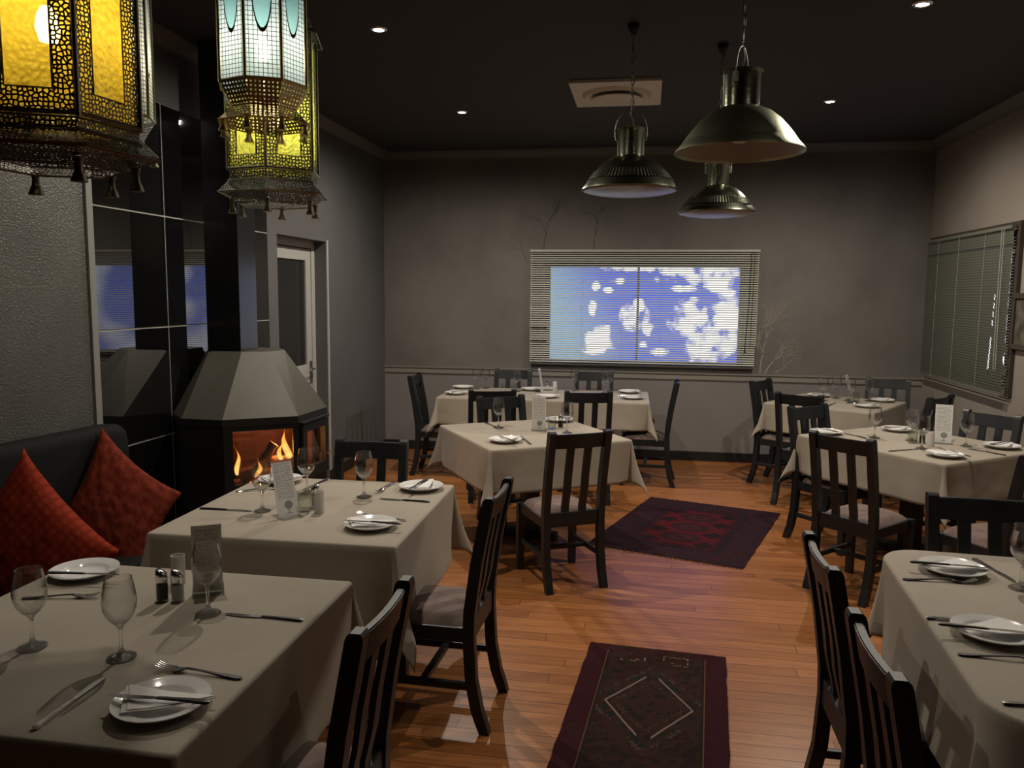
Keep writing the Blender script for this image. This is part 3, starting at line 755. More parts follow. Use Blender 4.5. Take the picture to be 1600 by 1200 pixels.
chairs = [
 (-.355, 4.585, 120, 'black chair with mauve seat, back to us, at the middle table near the red rug', 'chairs at the middle table'),
 (-.57, 3.15, 178, 'black slat-back chair on the aisle side of the left table before the fireplace', 'chairs at the left tables'),
 (-.64, 1.89, 179, 'black slat-back chair on the aisle side of the left foreground table', 'chairs at the left tables'),
 (-1.44, 4.08, -88, 'black chair facing us behind the left table, beside the fireplace', 'chairs at the left tables'),
 (-2.21, 7.5, 2, 'black chair at the left end of the long back table', 'chairs at the long back table'),
 (-1.235, 6.46, 104, 'black chair, left one with its back to us before the long back table', 'chairs at the long back table'),
 (-1.10, 6.09, -56, 'black chair facing us behind the left corner of the middle table', 'chairs at the middle table'),
 (-.445, 6.54, 101, 'black chair, right one with its back to us before the long back table', 'chairs at the long back table'),
 (-1.36, 8.285, -91, 'black chair facing us behind the long back table, left of the menu card', 'chairs at the long back table'),
 (-.51, 8.285, -89, 'black chair facing us behind the long back table, under the bright blind', 'chairs at the long back table'),
 (.305, 7.5, 178, 'black chair seen side-on at the right end of the long back table', 'chairs at the long back table'),
 (1.09, 7.84, -33, 'black chair at the left side of the back right corner table', 'chairs at the corner table'),
 (1.25, 6.78, 57, 'black chair with its back to us before the back right corner table', 'chairs at the corner table'),
 (1.185, 6.07, -50, 'black chair facing right at the far left side of the right middle table', 'chairs at the right middle table'),
 (1.125, 4.77, 46, 'black chair with mauve seat, back to us, nearest one at the right middle table', 'chairs at the right middle table'),
 (2.36, 8.28, -110, 'black chair in the back right corner behind the corner table', 'chairs at the corner table'),
 (2.36, 6.86, 137, 'black chair behind the upright menu, its back to the right middle table', 'chairs at the corner table'),
 (2.387, 5.95, -141, 'black chair facing us below the right wall blind, far side of the right middle table', 'chairs at the right middle table'),
 (2.06, 4.42, 120, 'black chair cut by the right frame edge before the right middle table', 'chairs at the right middle table'),
 (1.345, 3.41, -92, 'black chair facing us at the far end of the right foreground table', 'chairs at the right foreground table'),
 (.56, 2.56, 0, 'black slat-back chair, farther of the two along the left side of the right foreground table', 'chairs at the right foreground table'),
 (.54, 1.88, 0, 'black slat-back chair, nearest to us along the left side of the right foreground table', 'chairs at the right foreground table'),
]
proto = make_chair()
for i, (x, y, f, lab, grp) in enumerate(chairs):
    fx, fy = math.cos(R(f)), math.sin(R(f))
    loc = (x + .275 * fx, y + .275 * fy, 0)
    c = proto if i == 0 else copy_tree(proto)
    c.location = loc; c.rotation_euler = (0, 0, R(f - 90)); c['label'] = lab; c['group'] = grp

# ------------------------------------------------------------------ TABLES + CLOTHS
TZ = .775
def table(cx, cy, rz, hx, hy, label, legs=None):
    t = thing('dining_table', label, 'table', (cx, cy, 0), rz, 'dining tables under cloths')
    bm = bmesh.new(); box(bm, -hx + .012, hx - .012, -hy + .012, hy - .012, .735, .767, .004); obj('tabletop', bm, m_table, t)
    for px_ in (0,):
        bm = bmesh.new(); box(bm, px_ - .05, px_ + .05, -.05, .05, .06, .70, .006); obj('pedestal', bm, m_table, t)
        for nm, z0_, z1_, l_ in (('cross_base', .0, .06, .20), ('top_bearer', .70, .735, .34)):
            bm = bmesh.new()
            for a_ in (PI / 4, 3 * PI / 4):
                c_, s_ = math.cos(a_), math.sin(a_)
                zz = .0005 if a_ > 1 else 0
                loft(bm, [[(px_ + c_ * l_ * i - s_ * .035 * j, s_ * l_ * i + c_ * .035 * j, z) for (i, j) in ((-1, -1), (1, -1), (1, 1), (-1, 1))] for z in (z0_ + zz, z1_ - zz)])
            obj(nm, bm, m_table, t)
def cloth(cx, cy, rz, hx, hy, d, label, rc=.014, seed=0, flare=5, cf=24, drops=None):
    # perimeter samples: (px,py, nx,ny, hem, corner amount)
    S = []
    def side(x0, y0, x1, y1, nx, ny, n, dd):
        L_ = math.hypot(x1 - x0, y1 - y0)
        for i in range(n):
            f = i / n
            e = min(f, 1 - f) * L_
            S.append((x0 + (x1 - x0) * f, y0 + (y1 - y0) * f, nx, ny, dd, 0.0, e))
    def corner(ccx, ccy, a0, n, d0, d1):
        for i in range(n):
            f = i / n; a = a0 + f * PI / 2
            th = f * PI / 2
            hem = min(d0 / max(math.cos(th), .01), d1 / max(math.sin(th), .01), math.hypot(d0, d1))
            S.append((ccx + rc * math.cos(a), ccy + rc * math.sin(a), math.cos(a), math.sin(a), hem, math.sin(2 * th) ** 1.4, 0))
    dR, dT, dL, dB = drops or (d, d, d, d)
    nsd = 44
    side(hx, -hy + rc, hx, hy - rc, 1, 0, nsd, dR); corner(hx - rc, hy - rc, 0, 14, dR, dT)
    side(hx - rc, hy, -hx + rc, hy, 0, 1, nsd, dT); corner(-hx + rc, hy - rc, PI / 2, 14, dT, dL)
    side(-hx, hy - rc, -hx, -hy + rc, -1, 0, nsd, dL); corner(-hx + rc, -hy + rc, PI, 14, dL, dB)
    side(-hx + rc, -hy, hx - rc, -hy, 0, -1, nsd, dB); corner(hx - rc, -hy + rc, 1.5 * PI, 14, dB, dR)
    n = len(S); bm = bmesh.new(); rings = []
    for k in (.6, .9):   # flat rings on the top
        rings.append([bm.verts.new((s_[0] * k, s_[1] * k, 0)) for s_ in S])
    er = .010
    for a in (0, 30, 60):
        rings.append([bm.verts.new((s_[0] - s_[2] * er * (1 - math.sin(R(a))), s_[1] - s_[3] * er * (1 - math.sin(R(a))), -er * (1 - math.cos(R(a))))) for s_ in S])
    NR = 16
    for r_ in range(NR + 1):
        f = r_ / NR; row = []
        for i, (px, py, nx, ny, hem, ca, e) in enumerate(S):
            nearc = math.exp(-(e / .10) ** 2) if ca == 0 else 0
            rip = noise.noise(Vector((px * 3.1 + seed * 7, py * 3.1, seed)))
            rip2 = noise.noise(Vector((px * 7 + seed * 3, py * 7, seed + 5)))
            fl = R(flare + 3.5 * rip + 2.0 * rip2 * f) * (1 - .9 * nearc) * (1 - ca) + R(cf) * ca - R(3.0) * nearc
            fl *= (.55 + .45 * f)
            dist = f * hem
            scal = .003 * abs(math.sin(i * 1.57)) if r_ == NR else 0
            out = math.sin(fl) * dist + .0015; down = math.cos(fl) * (dist + scal) + er
            # slow cloth creases
            cr = .004 * noise.noise(Vector((px * 9 + seed, dist * 12, py * 9))) * f
            row.append(bm.verts.new((px + nx * (out + cr), py + ny * (out + cr), -down)))
        rings.append(row)
    for a, b in zip(rings, rings[1:]):
        for i in range(n):
            j = (i + 1) % n; bm.faces.new((a[i], a[j], b[j], b[i]))
    bm.faces.new(rings[0])
    o = obj('tablecloth', bm, m_cloth, None, True, 60)
    o.location = (cx, cy, TZ - .003); o.rotation_euler = (0, 0, rz)
    sm = o.modifiers.new('solid', 'SOLIDIFY'); sm.thickness = .0016; sm.offset = -1
    tag(o, label, 'tablecloth', 'taupe tablecloths')
    return o
TB = [
 ('A', -1.49, 1.985, 0, .53, .53, .33, 'square dining table in the left foreground under a taupe cloth', 'taupe cloth on the left foreground table, partly under the lantern shadow', .014, 1),
 ('B', -1.465, 3.405, R(1), .525, .52, .33, 'square dining table on the left before the fireplace under a taupe cloth', 'taupe cloth on the left table in front of the fireplace', .014, 2),
 ('C', -.782, 5.583, R(32.5), .52, .52, .28, 'square turned dining table in the middle of the room under a taupe cloth', 'taupe cloth on the turned middle table beside the red rug', .014, 3),
 ('D', -.95, 7.755, R(1), 1.0, .435, .25, 'long dining table under a taupe cloth against the back wall', 'taupe cloth on the long back table, bluish in window light', .014, 4),
 ('E', 1.77, 7.81, R(-31), .49, .49, .25, 'square turned dining table in the back right corner under a taupe cloth', 'taupe cloth on the back right corner table', .014, 5),
 ('F', 1.828, 5.746, R(-53.3), .565, .50, .26, 'square turned dining table at the right middle under a taupe cloth', 'taupe cloth with slat shadows on the right middle table', .014, 6),
 ('G', 1.405, 2.55, R(-4), .53, .68, .30, 'dining table in the right foreground under a taupe cloth', 'taupe cloth with rounded corners on the right foreground table', .15, 7),
]
for (k, cx, cy, rz, hx, hy, d, l1, l2, rc, sd) in TB:
    table(cx, cy, rz, hx - (.05 if rc > .1 else 0), hy - (.05 if rc > .1 else 0), l1)
    cloth(cx, cy, rz, hx, hy, d, l2, rc, sd, cf=19 if rc < .1 else 12)

# ------------------------------------------------------------------ TABLEWARE
TT = TZ - .0025   # resting height on the cloths
GR = {'plate': 'white side plates', 'napkin': 'folded paper napkins', 'knife': 'steel table knives', 'fork': 'steel forks', 'glass': 'wine glasses', 'menu': 'menu cards in stands'}
def me_plate():
    bm = bmesh.new()
    lathe(bm, [(0, .004), (.052, .004), (.056, .006), (.062, .013), (.066, .0160), (.088, .021), (.0905, .0225), (.091, .021), (.088, .018), (.066, .011), (.058, .002), (.050, 0), (0, 0)], 48)
    for v in bm.verts: v.co.x *= 1.22; v.co.y *= 1.22; v.co.z *= 1.1
    return bm
def me_napkin():
    # triangular fold: a soft slab of three paper layers resting on the rim
    bm = bmesh.new()
    for lay in range(2):
        pts = [(-.118 + .006 * lay, .022 + .004 * lay), (.124 - .004 * lay, .034 + .003 * lay), (-.040 + .008 * lay, -.088 + .012 * lay)]
        n = 14; grids = []
        for side in (0, 1):
            rows = []
            for j in range(n + 1):
                f = j / n; p0 = Vector(pts[0]).lerp(Vector(pts[2]), f); p1 = Vector(pts[1]).lerp(Vector(pts[2]), f); row = []
                for i in range(n + 1):
                    q = p0.lerp(p1, i / n); rr = q.length
                    z = .0245 + .0025 * lay + .0016 * side - .004 * max(0, 1 - (rr / .075) ** 2) + .0012 * noise.noise(Vector((q.x * 22, q.y * 22, 0)))
                    row.append(bm.verts.new((q.x, q.y, z)))
                rows.append(row)
            grids.append(rows)
        for side, rows in enumerate(grids):
            for j in range(n - 0):
                for i in range(n):
                    if j < n: bm.faces.new((rows[j][i], rows[j][i + 1], rows[j + 1][i + 1], rows[j + 1][i]))
        lo, hi = grids
        for j in range(n):
            for c_ in (0, n): bm.faces.new((lo[j][c_], lo[j + 1][c_], hi[j + 1][c_], hi[j][c_]))
        for i in range(n): bm.faces.new((lo[0][i], lo[0][i + 1], hi[0][i + 1], hi[0][i]))
    return bm
def bladeloft(bm, secs): # secs: (x, halfwidth, z, thick)
    loft(bm, [[(x, -h, z - t / 2), (x, h, z - t / 2), (x, h * .7, z + t / 2), (x, -h * .7, z + t / 2)] for (x, h, z, t) in secs])
def me_knife():
    a = bmesh.new()   # blade towards +x
    loft(a, [[(x, y0, z - .0007), (x, y1, z - .0004), (x, y1, z + .0004), (x, y0, z + .0007)] for (x, y0, y1, z) in ((.008, -.004, .004, .0035), (.02, -.005, .007, .0035), (.05, -.005, .0098, .0035), (.09, -.005, .0102, .003), (.112, -.004, .006, .0028), (.122, -.001, .001, .0028))])
    b = bmesh.new()
    bladeloft(b, [(.012, .0035, .0038, .004), (0, .0045, .0045, .005), (-.04, .0052, .0045, .0055), (-.09, .0085, .0042, .0060), (-.108, .0090, .004, .0058), (-.114, .005, .0038, .004)])
    return a, b
def me_fork():
    a = bmesh.new()
    bladeloft(a, [(.036, .0035, .010, .003), (.045, .008, .0085, .0022), (.055, .0115, .006, .002), (.068, .0122, .005, .0018)])
    for k in range(4):
        y = -.0098 + k * .0065
        loft(a, [[(x, y + dy * h, z + dz * .0008) for dy, dz in ((-1, -1), (1, -1), (1, 1), (-1, 1))] for (x, h, z) in ((.066, .0019, .005), (.082, .0017, .006), (.10, .0013, .010), (.110, .0006, .0135))])
    b = bmesh.new()
    bladeloft(b, [(.038, .0035, .0105, .003), (.01, .0032, .0095, .003), (-.03, .0045, .006, .003), (-.07, .0085, .0035, .003), (-.088, .0095, .003, .003), (-.096, .005, .003, .0025)])
    return a, b
GP = [(0, .0005), (.034, .0008), (.0375, .003), (.035, .0055), (.020, .0095), (.011, .015), (.0062, .026), (.0048, .045), (.0048, .072), (.0062, .084), (.012, .092), (.024, .103), (.036, .120), (.0425, .140), (.0438, .158), (.0412, .184), (.0352, .212), (.0338, .222)]
def me_glass():
    bm = bmesh.new(); inner = [(r - .0012, z) for r, z in reversed(GP[11:])] + [(.010, .098), (0, .094)]
    lathe(bm, GP + inner, 40)
    for f in bm.faces:
        if f.calc_center_median().z < .118: f.material_index = 1
    return bm
_pl = me_plate(); _np = me_napkin()
PR = {}
def proto_one(kind, bm, m, smooth=True, auto=50):
    me = bpy.data.meshes.new(kind); bmesh.ops.recalc_face_normals(bm, faces=bm.faces); bm.to_mesh(me); bm.free()
    if smooth:
        for p in me.polygons: p.use_smooth = True
        try: me.set_sharp_from_angle(angle=R(auto))
        except Exception: pass
    me.materials.append(m); return me
ME_plate = proto_one('side_plate', _pl, m_plate); ME_nap = proto_one('napkin', _np, m_nap, True, 80)
_a, _b = me_knife(); ME_kb = proto_one('blade', _a, m_steel, True, 40); ME_kh = proto_one('handle', _b, m_steel, True, 40)
_a, _b = me_fork(); ME_ft = proto_one('tines', _a, m_steel, True, 40); ME_fh = proto_one('handle', _b, m_steel, True, 40)
ME_glass = proto_one('wine_glass', me_glass(), m_glass); ME_glass.materials.append(m_sglass)
def simple(name, me, loc, rz, label, cat, grp):
    o = bpy.data.objects.new(name, me); C.objects.link(o); o.location = loc; o.rotation_euler = (0, 0, rz); return tag(o, label, cat, grp)
def plate(x, y, lab, nap=None, z=TT):
    simple('side_plate', ME_plate, (x, y, z), 0, 'white side plate ' + lab, 'plate', GR['plate'])
    if nap is not None: simple('napkin', ME_nap, (x, y, z), R(nap), 'white folded napkin on the plate ' + lab, 'napkin', GR['napkin'])
def knife(x, y, a, lab, on=False):
    t = thing('table_knife', ('steel knife lying across the plate ' if on else 'steel knife ') + lab, 'knife', (x, y, TT + (.031 if on else 0)), R(a), GR['knife']); t.scale = (1.07, 1.07, 1)
    link('blade', ME_kb, None, t); link('handle', ME_kh, None, t)
def fork(x, y, a, lab, on=False):
    t = thing('table_fork', 'steel fork ' + lab, 'fork', (x, y, TT + (.028 if on else 0)), R(a), GR['fork']); t.scale = (1.17, 1.17, 1.17)
    link('tines', ME_ft, None, t); link('handle', ME_fh, None, t)
def glass(x, y, lab): simple('wine_glass', ME_glass, (x, y, TT), random.uniform(0, 6), 'stemmed wine glass ' + lab, 'wine glass', GR['glass'])
# left foreground table
plate(-1.101, 1.632, 'near the front corner of the left foreground table', -6)
knife(-1.09, 1.612, -178, 'near the front corner of the left foreground table', True)
fork(-1.098, 1.801, 177, 'behind the front plate of the left foreground table')
knife(-1.325, 1.611, 91, 'left of the front plate, pointing away from us, left foreground table')
glass(-1.36, 1.849, 'second from the left on the left foreground table, by the long knife')
glass(-1.638, 1.861, 'leftmost on the left foreground table')
glass(-1.291, 2.162, 'beside the salt and pepper on the left foreground table')
plate(-1.888, 2.395, 'at the far left corner of the left foreground table', None)
knife(-1.839, 2.32, 6, 'at the far left corner of the left foreground table', True)
fork(-1.822, 2.19, 14, 'in front of the far left plate, left foreground table')
knife(-1.108, 2.166, 179, 'right of the salt and pepper, left foreground table')
# table before the fireplace
plate(-1.114, 3.125, 'near the front right corner of the fireplace table', -4)
knife(-1.09, 3.09, 179, 'near the front right corner of the fireplace table', True)
fork(-1.106, 3.265, 168, 'behind the front right plate of the fireplace table')
plate(-1.087, 3.80, 'at the far right corner of the fireplace table', 60)
knife(-1.095, 3.775, -97, 'at the far right corner of the fireplace table', True)
fork(-1.268, 3.80, -92, 'left of the far right plate on the fireplace table')
knife(-1.10, 3.57, 177, 'in the middle of the right side of the fireplace table')
plate(-1.84, 3.80, 'behind the menu card on the fireplace table', 10)
knife(-1.64, 3.79, -98, 'right of the plate behind the menu card, fireplace table')
knife(-1.84, 3.251, 1, 'on the left side of the fireplace table, far from the plates')
fork(-1.862, 3.622, 30, 'behind the left wine glass on the fireplace table')
glass(-1.67, 3.267, 'left of the menu card on the fireplace table')
glass(-1.609, 3.611, 'behind the tumbler on the fireplace table, against the stove')
glass(-1.312, 3.595, 'standing alone right of the candle on the fireplace table')
# middle table
plate(-.896, 5.16, 'near the front corner of the middle table', 30)
knife(-.875, 5.10, 126, 'near the front corner of the middle table', True)
fork(-.766, 5.206, 116, 'right of the front plate on the middle table')
glass(-1.043, 5.703, 'at the left of the middle table')
glass(-.529, 5.593, 'right of the menu card on the middle table')
knife(-1.116, 5.80, -57, 'left of the left wine glass on the middle table')
plate(-.643, 6.10, 'behind the tumbler on the middle table', None)
# long back table
for (x, y, l, n) in ((-1.80, 7.55, 'at the front left corner of the long back table', 20), (-1.85, 8.05, 'at the back left corner of the long back table', None), (-1.13, 8.04, 'behind the menu card on the long back table', 40),
                     (-.90, 7.50, 'at the front middle of the long back table', 0), (-.14, 8.06, 'at the back right corner of the long back table', 30), (-.10, 7.60, 'at the front right corner of the long back table', 10)):
    plate(x, y, l, n)
knife(-.12, 7.85, 5, 'between the two right plates on the long back table'); knife(-1.78, 7.53, 60, 'at the front left corner of the long back table', True)
knife(-.12, 7.59, 10, 'at the front right corner of the long back table', True)
for (x, y, l) in ((-1.70, 8.02, 'leftmost on the long back table'), (-1.62, 8.10, 'second from the left on the long back table'), (-1.262, 7.90, 'left of the menu card on the long back table'),
                  (-.695, 8.08, 'right of the candle on the long back table'), (-.385, 8.02, 'front one of the right pair on the long back table'), (-.345, 8.13, 'rear one of the right pair on the long back table')): glass(x, y, l)
# corner table
plate(1.70, 8.20, 'at the far left of the corner table', 20); plate(1.97, 7.50, 'at the near edge of the corner table', 10); plate(2.22, 7.95, 'at the right of the corner table', 30)
knife(1.72, 8.17, 20, 'at the far left of the corner table', True); knife(1.97, 7.49, 0, 'at the near edge of the corner table', True); knife(1.70, 7.62, 63, 'left of the near plate on the corner table')
glass(1.67, 7.86, 'leftmost on the corner table'); glass(1.84, 8.10, 'behind the menu card on the corner table'); glass(1.89, 7.77, 'in front of the menu card on the corner table'); glass(2.10, 7.95, 'rightmost on the corner table')
# right middle table
plate(1.30, 5.96, 'behind the nearest chair back on the right middle table', 40); plate(1.85, 6.20, 'at the far side of the right middle table', 20); plate(1.852, 5.248, 'at the front corner of the right middle table', -30); plate(2.33, 5.64, 'at the right side of the right middle table', 20)
fork(1.90, 5.22, 117, 'lying on the front plate of the right middle table', True)
knife(1.654, 5.405, 31, 'left of the front plate on the right middle table'); knife(2.17, 5.458, 127, 'between the front and right plates on the right middle table'); knife(1.49, 5.90, 116, 'right of the left plate on the right middle table')
knife(1.30, 5.94, 120, 'behind the nearest chair back on the right middle table', True); knife(2.32, 5.64, 40, 'at the right side of the right middle table', True); knife(1.86, 6.17, 10, 'at the far side of the right middle table', True)
glass(1.596, 5.849, 'leftmost on the right middle table'); glass(1.822, 5.79, 'behind the pepper on the right middle table'); glass(1.791, 5.487, 'in front of the candle on the right middle table'); glass(2.115, 5.647, 'right of the menu card on the right middle table')
# right foreground table
plate(1.109, 3.00, 'at the far left corner of the right foreground table', 176); plate(1.02, 2.432, 'at the left side of the right foreground table', 174)
knife(1.08, 2.975, -4, 'at the far left corner of the right foreground table', True); knife(.985, 2.40, -6, 'at the left side of the right foreground table', True)
fork(1.02, 2.888, 3, 'in front of the far plate on the right foreground table'); knife(1.264, 3.05, -80, 'at the far edge of the right foreground table')
knife(.994, 2.532, -1, 'behind the nearer plate on the right foreground table'); fork(.985, 2.276, -3, 'in front of the nearer plate on the right foreground table')
knife(1.00, 2.016, 2, 'alone near the front of the right foreground table'); glass(1.278, 2.865, 'at the right frame edge on the right foreground table')

# shakers, votives, tumblers
def shaker(x, y, rz, filling, m, label):
    t = thing(filling + '_shaker', label, 'shaker', (x, y, TT), rz, 'salt and pepper shakers')
    def ov(k, z, dz=0): return [(k * .0195 * math.cos(a), k * .0195 * math.sin(a), 1.22 * (z + dz * math.cos(a))) for a in [2 * PI * i / 24 for i in range(24)]]
    bm = bmesh.new(); loft(bm, [ov(.95, 0), ov(1.06, .004), ov(1, .012), ov(.96, .05), ov(.9, .056)]); obj('body', bm, m_thick, t, True, 50)
    bm = bmesh.new(); loft(bm, [ov(.85, .006), ov(.86, .046)]); obj('contents', bm, m, t, True, 50)
    bm = bmesh.new(); loft(bm, [ov(.98, .054), ov(1.0, .060), ov(1.0, .070, .004), ov(.9, .079, .007), ov(.5, .083, .006)]); obj('lid', bm, m_chrome, t, True, 60)
    return t
shaker(-1.486, 2.229, R(200), 'pepper', m_pepper, 'chrome-topped pepper shaker on the left foreground table')
shaker(-1.439, 2.238, R(200), 'salt', m_salt, 'chrome-topped salt shaker on the left foreground table')
shaker(-1.47, 3.385, 0, 'salt', m_salt, 'salt shaker behind the tumbler on the fireplace table')
shaker(-.596, 5.79, 0, 'pepper', m_pepper, 'pepper shaker beside the tumbler on the middle table')
shaker(-.972, 8.10, 0, 'salt', m_salt, 'salt shaker on the long back table')
shaker(1.86, 5.70, 0, 'pepper', m_pepper, 'pepper shaker on the right middle table')
def votive(x, y, label):
    t = thing('votive_candle', label, 'candle holder', (x, y, TT), 0, 'frosted votive holders')
    bm = bmesh.new(); lathe(bm, [(0, 0), (.021, 0), (.022, .003), (.022, .098), (.0205, .098), (.0205, .03)], 28); obj('holder', bm, m_candle, t, True, 50)
    bm = bmesh.new(); lathe(bm, [(0, .004), (.0195, .004), (.0195, .028), (0, .03)], 20); tube(bm, [(0, 0, .03), (0, .001, .038)], .001, 5); obj('candle', bm, P('wax', (.7, .66, .55), .6) if 'wax' not in bpy.data.materials else bpy.data.materials['wax'], t)
votive(-1.525, 2.38, 'frosted white votive holder behind the salt and pepper, left foreground table')
votive(-1.413, 3.297, 'frosted white votive holder beside the tumbler on the fireplace table')
votive(-.89, 8.02, 'frosted white votive holder on the long back table')
votive(1.88, 5.60, 'frosted votive holder in front of the menu card on the right middle table')
def tumbler(x, y, label):
    o = None; bm = bmesh.new(); n = 30
    def rg(r, z): return [(r * math.cos(2 * PI * i / n) * (1 + (.035 if i % 3 == 0 else 0) * (z < .07)), r * math.sin(2 * PI * i / n) * (1 + (.035 if i % 3 == 0 else 0) * (z < .07)), z) for i in range(n)]
    loft(bm, [rg(.024, 0), rg(.026, .004), rg(.030, .06), rg(.034, .092), rg(.0325, .092), rg(.027, .05), rg(.022, .014), rg(.01, .013)], True)
    o = obj('glass_tumbler', bm, m_thick, None, True, 35); o.location = (x, y, TT); tag(o, label, 'tumbler', 'faceted glass tumblers')
tumbler(-1.486, 3.304, 'faceted glass tumbler beside the menu card on the fireplace table')
tumbler(-.655, 5.734, 'faceted glass tumbler on the middle table')
tumbler(1.96, 7.84, 'faceted glass tumbler on the corner table')
tumbler(1.80, 5.70, 'faceted glass tumbler on the right middle table')

# menu cards in acrylic stands
def card_mat(red=False):
    m, t, b = mat('printed_menu_card'); b.inputs['Roughness'].default_value = .5
    N = t.nodes; Lk = t.links
    uv = N.new('ShaderNodeUVMap'); sx = N.new('ShaderNodeSeparateXYZ'); Lk.new(uv.outputs[0], sx.inputs[0])
    def mth(op, a, bb=None):
        n = N.new('ShaderNodeMath'); n.operation = op
        for i, q in enumerate((a, bb)):
            if q is None: continue
            if isinstance(q, (int, float)): n.inputs[i].default_value = q
            else: Lk.new(q, n.inputs[i])
        return n.outputs[0]
    X, Y = sx.outputs[0], sx.outputs[1]
    line = mth('LESS_THAN', mth('PINGPONG', Y, .0165), .0058)
    nz = N.new('ShaderNodeTexNoise'); nz.inputs['Scale'].default_value = 1.0; nz.inputs['Detail'].default_value = 1
    mp = N.new('ShaderNodeMapping'); mp.inputs['Scale'].default_value = (26, 40, 1); Lk.new(uv.outputs[0], mp.inputs[0]); Lk.new(mp.outputs[0], nz.inputs['Vector'])
    words = mth('GREATER_THAN', nz.outputs[0], .46)
    inx = mth('MULTIPLY', mth('GREATER_THAN', X, .10), mth('LESS_THAN', X, .90)); iny = mth('MULTIPLY', mth('GREATER_THAN', Y, .30), mth('LESS_THAN', Y, .93))
    f = mth('MULTIPLY', mth('MULTIPLY', line, words), mth('MULTIPLY', inx, iny))
    mx = N.new('ShaderNodeMix'); mx.data_type = 'RGBA'; Lk.new(f, mx.inputs[0]); mx.inputs[6].default_value = (.74, .73, .70, 1); mx.inputs[7].default_value = (.16, .15, .14, 1)
    top = mth('GREATER_THAN', Y, .955); m2 = N.new('ShaderNodeMix'); m2.data_type = 'RGBA'; Lk.new(top, m2.inputs[0]); Lk.new(mx.outputs[2], m2.inputs[6]); m2.inputs[7].default_value = (.50, .20, .15, 1) if red else (.74, .73, .70, 1)
    # pale glass drawing at the foot
    du = mth('DIVIDE', mth('SUBTRACT', X, .55), .20); dv = mth('DIVIDE', mth('SUBTRACT', Y, .20), .075)
    el = mth('LESS_THAN', mth('ADD', mth('MULTIPLY', du, du), mth('MULTIPLY', dv, dv)), 1.0)
    stem = mth('MULTIPLY', mth('LESS_THAN', mth('ABSOLUTE', mth('SUBTRACT', X, .55)), .025), mth('MULTIPLY', mth('GREATER_THAN', Y, .06), mth('LESS_THAN', Y, .14)))
    ft = mth('MULTIPLY', mth('LESS_THAN', mth('ABSOLUTE', mth('SUBTRACT', X, .55)), .14), mth('LESS_THAN', mth('ABSOLUTE', mth('SUBTRACT', Y, .055)), .008))
    g_ = mth('MAXIMUM', el, mth('MAXIMUM', stem, ft))
    m3 = N.new('ShaderNodeMix'); m3.data_type = 'RGBA'; Lk.new(g_, m3.inputs[0]); Lk.new(m2.outputs[2], m3.inputs[6]); m3.inputs[7].default_value = (.27, .27, .26, 1)
    Lk.new(m3.outputs[2], b.inputs['Base Color']); return m
m_card = card_mat(); m_card_red = card_mat(True)
def menu(x, y, rz, label, lean=14, h=.21, wd=.085, z=TT, base=(.075, .045)):
    # local: card faces -Y, leans back towards +Y
    t = thing('menu_stand', label, 'menu', (x, y, z), R(rz), GR['menu'])
    bm = bmesh.new(); box(bm, -wd / 2 - .004, wd / 2 + .004, -base[1], base[0], 0, .0025); obj('base', bm, m_acryl, t)
    s_, c_ = math.sin(R(lean)), math.cos(R(lean))
    def pt(u, vv, n): return (u, vv * s_ + n * c_ + 0.0, .004 + vv * c_ - n * s_)
    def slab(name, n0, n1, m, hh, ww, uvs=False):
        bm = bmesh.new(); vs = [bm.verts.new(pt(u, vv, n)) for n in (n0, n1) for (u, vv) in ((-ww / 2, 0), (ww / 2, 0), (ww / 2, hh), (-ww / 2, hh))]
        uvl = bm.loops.layers.uv.new('UVMap')
        for f in ((0, 1, 2, 3), (7, 6, 5, 4), (1, 0, 4, 5), (2, 1, 5, 6), (3, 2, 6, 7), (0, 3, 7, 4)):
            fc = bm.faces.new([vs[i] for i in f])
            for lp, i in zip(fc.loops, f): lp[uvl].uv = (((0, 1, 1, 0)[i % 4] if i < 4 else (1, 0, 0, 1)[i % 4]), (0, 0, 1, 1)[i % 4])
        return obj(name, bm, m, t)
    slab('holder', .0008, .0022, m_acryl, h + .002, wd + .004); slab('card', -.0005, .0005, m_card_red if 'fireplace' in label else m_card, h, wd)
menu(-1.385, 2.325, 30, 'leaning menu card in a clear stand behind the glass, left foreground table', -14, .245, .09)
menu(-1.512, 3.203, 50, 'upright menu card in a clear stand on the fireplace table', 18, .25, .095)
menu(-.739, 5.657, 8, 'menu card in a clear stand on the middle table', 5, .24, .10)
menu(-1.0, 7.93, 84, 'thin edge-on menu card on the long back table', 10, .24)
menu(1.95, 7.93, 62, 'leaning narrow menu card on the corner table', 16, .25, .095)
menu(2.0, 5.73, -15, 'bright upright menu card on the right middle table', 13, .26, .105)
# small lettered sign block on the long back table
sg = thing('table_sign', 'small white lettered sign block on the long back table', 'sign', (-.94, 7.88, TT), 0)
bm = bmesh.new(); box(bm, -.075, .075, -.02, .02, 0, .06, .003); obj('block', bm, P('sign_white', (.5, .5, .46), .5), sg)
bm = bmesh.new()
for k in range(8): box(bm, -.045 + k * .0115, -.045 + k * .0115 + .0085, -.0208, -.0200, .024, .036)
obj('lettering', bm, m_black, sg)

# ------------------------------------------------------------------ BANQUETTE + CUSHIONS
bq = thing('banquette', 'black leatherette banquette along the left wall behind the tables', 'bench', (XL, 3.83, 0), -pa)
